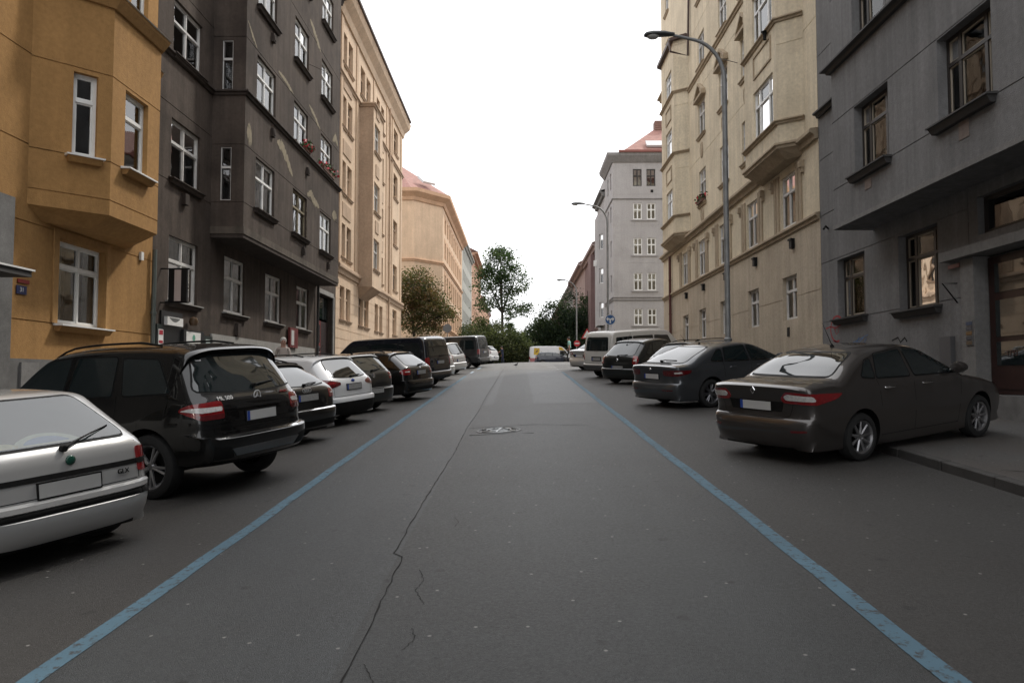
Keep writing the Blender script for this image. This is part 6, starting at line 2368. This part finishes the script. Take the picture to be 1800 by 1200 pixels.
# ------------------------------------------------------------------ trees
def tree(name, label, x, y, h, blobs, leaf, n_clump, per, cols, trunk_r=.15, seed=0, spread=.5, droop=0.0, group=None, lean=(0, 0)):
    rd = random.Random(seed)
    z = ground(x, y)
    t = thing(name, label, 'tree', (x, y, z), group=group)
    tips = []
    for _ in range(n_clump):
        bl = rd.choices(blobs, [q[3] * q[4] * q[5] for q in blobs])[0]
        while True:
            v = Vector((rd.uniform(-1, 1), rd.uniform(-1, 1), rd.uniform(-1, 1)))
            if .25 < v.length < 1:
                break
        v = v.normalized() * (v.length ** .55)
        tips.append(Vector((x + bl[0] + v.x * bl[3], y + bl[1] + v.y * bl[4], z + bl[2] + v.z * bl[5])))
    lowz = min(q[2] - q[5] for q in blobs)
    fork = Vector((x + lean[0], y + lean[1], z + max(.6, lowz + .25)))
    tb = MB()
    tb.tube([(x, y, z - .1), ((x + fork.x) / 2 + .06, (y + fork.y) / 2, (z + fork.z) / 2), tuple(fork)], [trunk_r * 1.25, trunk_r, trunk_r * .85], 9)
    hubs = []
    for bl in blobs:
        c = Vector((x + bl[0], y + bl[1], z + bl[2]))
        m1 = fork.lerp(c, .55) + Vector((rd.gauss(0, .2), rd.gauss(0, .2), 0))
        tb.tube([fork, m1, c], [trunk_r * .7, trunk_r * .45, trunk_r * .28], 7)
        hubs.append(c)
        hubs.append(m1)
    for p in tips[::2]:
        hb = min(hubs, key=lambda q: (q - p).length)
        md = hb.lerp(p, .5) + Vector((rd.gauss(0, .15), rd.gauss(0, .15), .1))
        tb.tube([hb, md, p], [trunk_r * .2, trunk_r * .12, trunk_r * .05], 5, cap=False)
    part('trunk', tb, mat('tree_bark', (.045, .038, .03), .9, var=.3, scale=6), t, 60)
    V, F_, MI = [], [], []
    for p in tips:
        base = rd.choices(range(len(cols)), [1.0] * len(cols))[0]
        for _ in range(per):
            q = p + Vector((rd.gauss(0, spread), rd.gauss(0, spread), rd.gauss(0, spread * .7) - droop * rd.random()))
            s = leaf * rd.uniform(.6, 1.3)
            a = Vector((rd.gauss(0, 1), rd.gauss(0, 1), rd.gauss(0, .6))).normalized()
            c = a.cross(Vector((rd.gauss(0, 1), rd.gauss(0, 1), rd.gauss(0, 1)))).normalized()
            a, c = a * s, c * (s * .55)
            k = len(V)
            V += [tuple(q - a), tuple(q + c), tuple(q + a), tuple(q - c)]
            F_.append((k, k + 1, k + 2, k + 3))
            MI.append(base if rd.random() < .75 else rd.randrange(len(cols)))
    mb = MB()
    mb.v, mb.f, mb.m = V, F_, MI
    part('crown', mb, cols, t)
    return t


def leafmat(name, col):
    m = mat(name, col, .65, var=.3, scale=4, spec=.3)
    b = m.node_tree.nodes['Principled BSDF']
    b.inputs['Subsurface Weight'].default_value = 0.0
    N, Lk = m.node_tree.nodes, m.node_tree.links
    tr = N.new('ShaderNodeBsdfTranslucent')
    tr.inputs['Color'].default_value = (col[0] * 1.6, col[1] * 1.8, col[2], 1)
    mx = N.new('ShaderNodeMixShader')
    mx.inputs[0].default_value = .35
    out = [n for n in N if n.type == 'OUTPUT_MATERIAL'][0]
    Lk.new(b.outputs[0], mx.inputs[1])
    Lk.new(tr.outputs[0], mx.inputs[2])
    Lk.new(mx.outputs[0], out.inputs['Surface'])
    return m


Lo = [leafmat('leaf_olive', (.085, .075, .030)), leafmat('leaf_brown', (.115, .070, .036)), leafmat('leaf_dull', (.060, .070, .028))]
Lg = [leafmat('leaf_green', (.052, .084, .036)), leafmat('leaf_deep', (.033, .058, .027)), leafmat('leaf_light', (.085, .115, .052))]
Ld = [leafmat('leaf_dark', (.026, .044, .022)), leafmat('leaf_darker', (.016, .030, .017)), leafmat('leaf_mid', (.045, .066, .030))]
Lb = [leafmat('leaf_bush', (.060, .075, .030)), leafmat('leaf_bush_dark', (.032, .045, .020)), leafmat('leaf_bush_pale', (.095, .105, .048))]
tree('street_tree', 'brownish green street tree at the corner of the beige house', -8.7, 61, 8.4,
     [(-.1, 0, 6.6, 1.5, 1.4, 1.6), (1.2, 0, 5.4, 1.6, 1.4, 1.7), (2.2, -.3, 4.2, 1.1, 1.0, 1.2), (-.6, 0, 4.6, 1.0, 1.0, 1.3), (.6, 0, 3.6, 1.5, 1.3, 1.0)], .10, 170, 70, Lo, .13, 1, .38)
tree('tall_tree', 'tall airy green tree rising above the crest, left of centre', -1.9, 84, 14,
     [(-.2, 0, 12.0, 1.9, 1.9, 1.7), (-1.7, 0, 9.9, 1.5, 1.7, 1.4), (1.5, .5, 10.2, 1.4, 1.5, 1.6), (-1.6, 0, 7.4, 1.6, 1.6, 1.0), (1.7, 0, 6.9, 1.5, 1.5, .9), (.2, 0, 8.2, 1.0, 1.2, 1.4), (-.9, 0, 13.4, .8, .8, .6)], .13, 165, 60, Lg, .17, 2, .40, .3)
for k, (bx, by, bh, br, lab) in enumerate(((-4.4, 79, 5.3, 1.9, 'leafy bush left behind the dark grey van'), (-2.3, 80, 5.0, 1.9, 'dense bush under the tall tree'), (-.3, 81, 3.8, 1.5, 'low green bush beside the delivery van'))):
    tree('bush', lab, bx, by, bh, [(0, 0, bh * .55, br, br, bh * .45), (-.8, 0, bh * .3, br * .8, br, bh * .3), (.8, .3, bh * .35, br * .8, br, bh * .33)], .11, 140, 75, Lb, .09, 10 + k, .42, group='bushes at the end of the street')
tree('slender_tree', 'small pointed tree left of the gap at the end of the street', -1.1, 92, 7.6, [(0, 0, 3.4, 1.2, 1.2, 2.0), (0, 0, 5.6, .5, .5, 1.7)], .14, 70, 40, Lg, .08, 20, .25)
for k, (bx, by, bh, br, lab) in enumerate(((7.6, 92, 10.2, 2.6, 'tallest dark tree before the right row of houses'), (4.7, 93, 8.6, 2.3, 'dark round tree behind the delivery van'), (2.6, 95, 6.0, 1.9, 'lower dark tree at the left edge of the right group'), (9.0, 96, 8.5, 2.4, 'dark tree closest to the mauve house'))):
    tree('dark_tree', lab, bx, by, bh, [(0, 0, bh * .62, br, br, bh * .36), (-br * .5, 0, bh * .42, br * .8, br, bh * .3), (br * .5, 0, bh * .4, br * .8, br, bh * .32), (0, 0, bh * .25, br, br, bh * .22)], .13, 200, 80, Ld, .14, 30 + k, .48, .1, group='dark trees at the end of the street')
for k, (bx, by, bh) in enumerate(((-4.5, 130, 9), (-6.5, 112, 7.5), (1.5, 150, 8.5), (4.2, 125, 9))):
    tree('distant_tree', ('far green tree below the salmon house', 'far tree in front of the grey green house', 'far hazy tree closing the street gap', 'far tree behind the dark round tree')[k], bx, by, bh, [(0, 0, bh * .6, 2.6, 2.6, bh * .36), (0, 0, bh * .3, 2.2, 2.2, bh * .26)], .2, 110, 40, Lb, .14, 40 + k, .5)

# ------------------------------------------------------------------ people
M_skin = mat('skin', (.36, .20, .145), .55, var=.08, scale=10)


def person(label, x, y, a, J, mats, hair, scale=1.0, hairmat=None):
    """J: list of (name, pos, radius, parent, material index); facing +Y in its own space"""
    z = surf(x, y)
    M = Matrix.Translation((x, y, z)) @ Matrix.Rotation(R(-a), 4, 'Z') @ Matrix.Scale(scale, 4)
    t = thing('person', label, 'person', M=M)
    names = [j[0] for j in J]
    me = bpy.data.meshes.new('body')
    me.from_pydata([j[1] for j in J], [(names.index(j[3]), i) for i, j in enumerate(J) if j[3]], [])
    o = bpy.data.objects.new('skin_tmp', me)
    COL.objects.link(o)
    o.modifiers.new('skin', 'SKIN')
    if not me.skin_vertices:
        bm = bmesh.new()
        bm.from_mesh(me)
        bm.verts.layers.skin.verify()
        bm.to_mesh(me)
        bm.free()
    sv = me.skin_vertices[0].data
    for i, j in enumerate(J):
        r_ = j[2]
        sv[i].radius = r_ if isinstance(r_, tuple) else (r_, r_)
        sv[i].use_root = (i == 0)
    sb = o.modifiers.new('sub', 'SUBSURF')
    sb.levels = sb.render_levels = 2
    bpy.context.view_layer.update()
    nm = bpy.data.meshes.new_from_object(o.evaluated_get(bpy.context.evaluated_depsgraph_get()))
    bpy.data.objects.remove(o)
    nm.name = 'body'
    nm.materials.clear()
    for m in mats:
        nm.materials.append(m)
    pos = [Vector(j[1]) for j in J]
    segs = [(pos[names.index(j[3])] if j[3] else pos[i], pos[i], j[4]) for i, j in enumerate(J)]

    def sd(p, s):
        d = s[1] - s[0]
        if d.length < 1e-6:
            return (p - s[0]).length
        k = max(0, min(1, (p - s[0]).dot(d) / d.length_squared))
        return (p - s[0] - d * k).length
    nm.polygons.foreach_set('material_index', [min(segs, key=lambda s: sd(p.center, s))[2] for p in nm.polygons])
    nm.polygons.foreach_set('use_smooth', [True] * len(nm.polygons))
    place('body', nm, t, M)
    hp_ = pos[names.index('head2')]
    mb = MB()
    for (r0, h0) in ():
        pass
    mb.lathe([(.0, .135), (.05, .128), (.085, .095), (.104, .045), (.106, .0), (.098, -.035), (.085, -.03)], 18, 'z', (hp_.x, hp_.y - .014, hp_.z + .0))
    mb.v = [(p[0], p[1] if p[1] < hp_.y + .05 else hp_.y + .05 + (p[1] - hp_.y - .05) * .4, p[2] + (0.03 if p[1] > hp_.y + .03 and p[2] < hp_.z + .05 else 0)) for p in mb.v]
    part('hair', mb, hairmat, t, 60, local=True)
    mb = MB()
    for s in (-1, 1):
        mb.lathe([(0, .008), (.012, .004), (.014, -.004), (0, -.008)], 8, 'y', (hp_.x + s * .033, hp_.y + .088, hp_.z - .015))
    part('eyes', mb, M_black, t, 60, local=True)
    return t


def figure(walk=.25, arm=(.15, -.1), bend=0.0, skin=0, shirt=1, leg=2, shoe=3, sleeve=.5, reach=None):
    J = []

    def add(n, p, r, par, m):
        J.append((n, (p[0], p[1] + bend * max(0, p[2] - .95), p[2]), r, par, m))
    add('pelvis', (0, 0, .96), (.165, .115), None, leg)
    add('waist', (0, 0.01, 1.10), (.155, .11), 'pelvis', shirt)
    add('chest', (0, .01, 1.32), (.175, .115), 'waist', shirt)
    add('shoulder', (0, 0, 1.44), (.12, .08), 'chest', shirt)
    add('neck', (0, .02, 1.515), .055, 'shoulder', skin)
    add('head1', (0, .035, 1.60), (.07, .082), 'neck', skin)
    add('head2', (0, .03, 1.675), (.078, .098), 'head1', skin)
    add('head3', (0, .025, 1.735), (.06, .075), 'head2', skin)
    add('nose', (0, .142, 1.625), .016, 'head1', skin)
    for s, nm in ((-1, 'l'), (1, 'r')):
        add('ear' + nm, (s * .088, .02, 1.63), .016, 'head1', skin)
        sw = walk * s
        add('hip' + nm, (s * .095, 0, .90), .095, 'pelvis', leg)
        add('knee' + nm, (s * .10, sw * .55 + .03, .50), .062, 'hip' + nm, leg)
        add('ankle' + nm, (s * .10, sw * .9 - .03, .09 + (.05 if sw < 0 else 0)), .042, 'knee' + nm, leg)
        add('toe' + nm, (s * .11, sw * .9 + .14, .04), (.042, .03), 'ankle' + nm, shoe)
        ay = arm[0] if s < 0 else arm[1]
        add('sh' + nm, (s * .175, 0, 1.42), .06, 'shoulder', shirt)
        if reach and s == reach[0]:
            el, ha = reach[1], reach[2]
        else:
            el, ha = (s * .235, -.02 + ay * .4, 1.14), (s * .25, .06 + ay, .90)
        E_, H_ = Vector(el), Vector(ha)
        md = Vector((s * .18, 0, 1.42)).lerp(E_, .8)
        add('up' + nm, tuple(md), .045, 'sh' + nm, shirt)
        add('el' + nm, tuple(E_), .040, 'up' + nm, shirt if sleeve > .5 else skin)
        add('wr' + nm, tuple(H_), .027, 'el' + nm, shirt if sleeve > .8 else skin)
        d = (H_ - E_).normalized()
        add('palm' + nm, tuple(H_ + d * .06), (.038, .02), 'wr' + nm, skin)
        side = Vector((0, 1, 0))
        for k in range(4):
            b0 = H_ + d * .10 + side * (.03 - .02 * k)
            add('f%d%s' % (k, nm), tuple(b0 + d * .0), .010, 'palm' + nm, skin)
            add('g%d%s' % (k, nm), tuple(b0 + d * (.055 - abs(k - 1.3) * .008) + Vector((-s * .015, 0, 0))), .008, 'f%d%s' % (k, nm), skin)
        add('t0' + nm, tuple(H_ + d * .045 + side * .045), .011, 'palm' + nm, skin)
        add('t1' + nm, tuple(H_ + d * .085 + side * .06 + Vector((-s * .01, 0, 0))), .009, 't0' + nm, skin)
    return J


M_greyhair = mat('grey_hair', (.42, .40, .37), .8, var=.2, scale=60)
M_darkhair = mat('dark_hair', (.03, .024, .02), .7, var=.2, scale=60)
M_trous = mat('dark_trousers', (.016, .017, .02), .85, var=.2, scale=8)
M_shoe = mat('black_shoes', (.012, .012, .012), .5)
person('man with short grey hair in a pale shirt walking on the left pavement', -7.9, 24.7, 160, figure(.3, (.2, -.15), sleeve=.4),
       [M_skin, mat('pale_shirt', (.36, .31, .28), .85, var=.12, scale=5), M_trous, M_shoe], 'short', 1.0, M_greyhair)
person('man in a turquoise shirt and dark trousers crossing at the crest', 3.72, 54.0, -72, figure(.28, (-.1, .15), bend=.08, sleeve=.4),
       [M_skin, mat('turquoise_shirt', (.24, .47, .42), .85, var=.1, scale=6), M_trous, M_shoe], 'short', 1.0, M_darkhair)
person('person in dark blue with an outstretched arm beyond the crest, before the bushes', -1.35, 62, -80, figure(.15, (.1, .1), bend=.12, sleeve=.2, reach=(-1, (-.24, .22, 1.22), (-.2, .45, 1.12))),
       [M_skin, mat('navy_top', (.012, .018, .05), .85), mat('navy_trousers', (.014, .018, .045), .85), M_shoe], 'short', .84, M_darkhair)

# ------------------------------------------------------------------ pigeon
px, py = -.16, 42.5
M = Matrix.Translation((px, py, ground(px, py))) @ Matrix.Rotation(R(35), 4, 'Z')
t = thing('pigeon', 'dark pigeon standing in the middle of the road near the crest', 'bird', M=M)
mb = MB()
secs = [(-.17, .11, .012, .008), (-.10, .115, .03, .022), (-.04, .125, .055, .05), (.03, .14, .062, .06), (.08, .165, .045, .048), (.105, .20, .028, .032), (.115, .235, .027, .028), (.125, .255, .012, .014)]
vs, n = [], 10
for (xx, zz, wy, wz) in secs:
    for k in range(n):
        a = 2 * math.pi * k / n
        vs.append((xx, wy * math.cos(a), zz + wz * math.sin(a)))
fs = [(i * n + k, i * n + (k + 1) % n, (i + 1) * n + (k + 1) % n, (i + 1) * n + k) for i in range(len(secs) - 1) for k in range(n)]
fs += [tuple(range(n)), tuple((len(secs) - 1) * n + k for k in range(n))]
mb.add(vs, fs)
mb.tube([(.13, 0, .238), (.165, 0, .228)], [.008, .002], 5)
for s in (-1, 1):
    mb.tube([(0, s * .025, .1), (.005, s * .025, .03), (.0, s * .025, .006), (.04, s * .025, .004)], .006, 5)
part('body', mb, mat('pigeon_grey', (.045, .047, .055), .7, var=.3, scale=30, coords='obj'), t, 60, local=True)
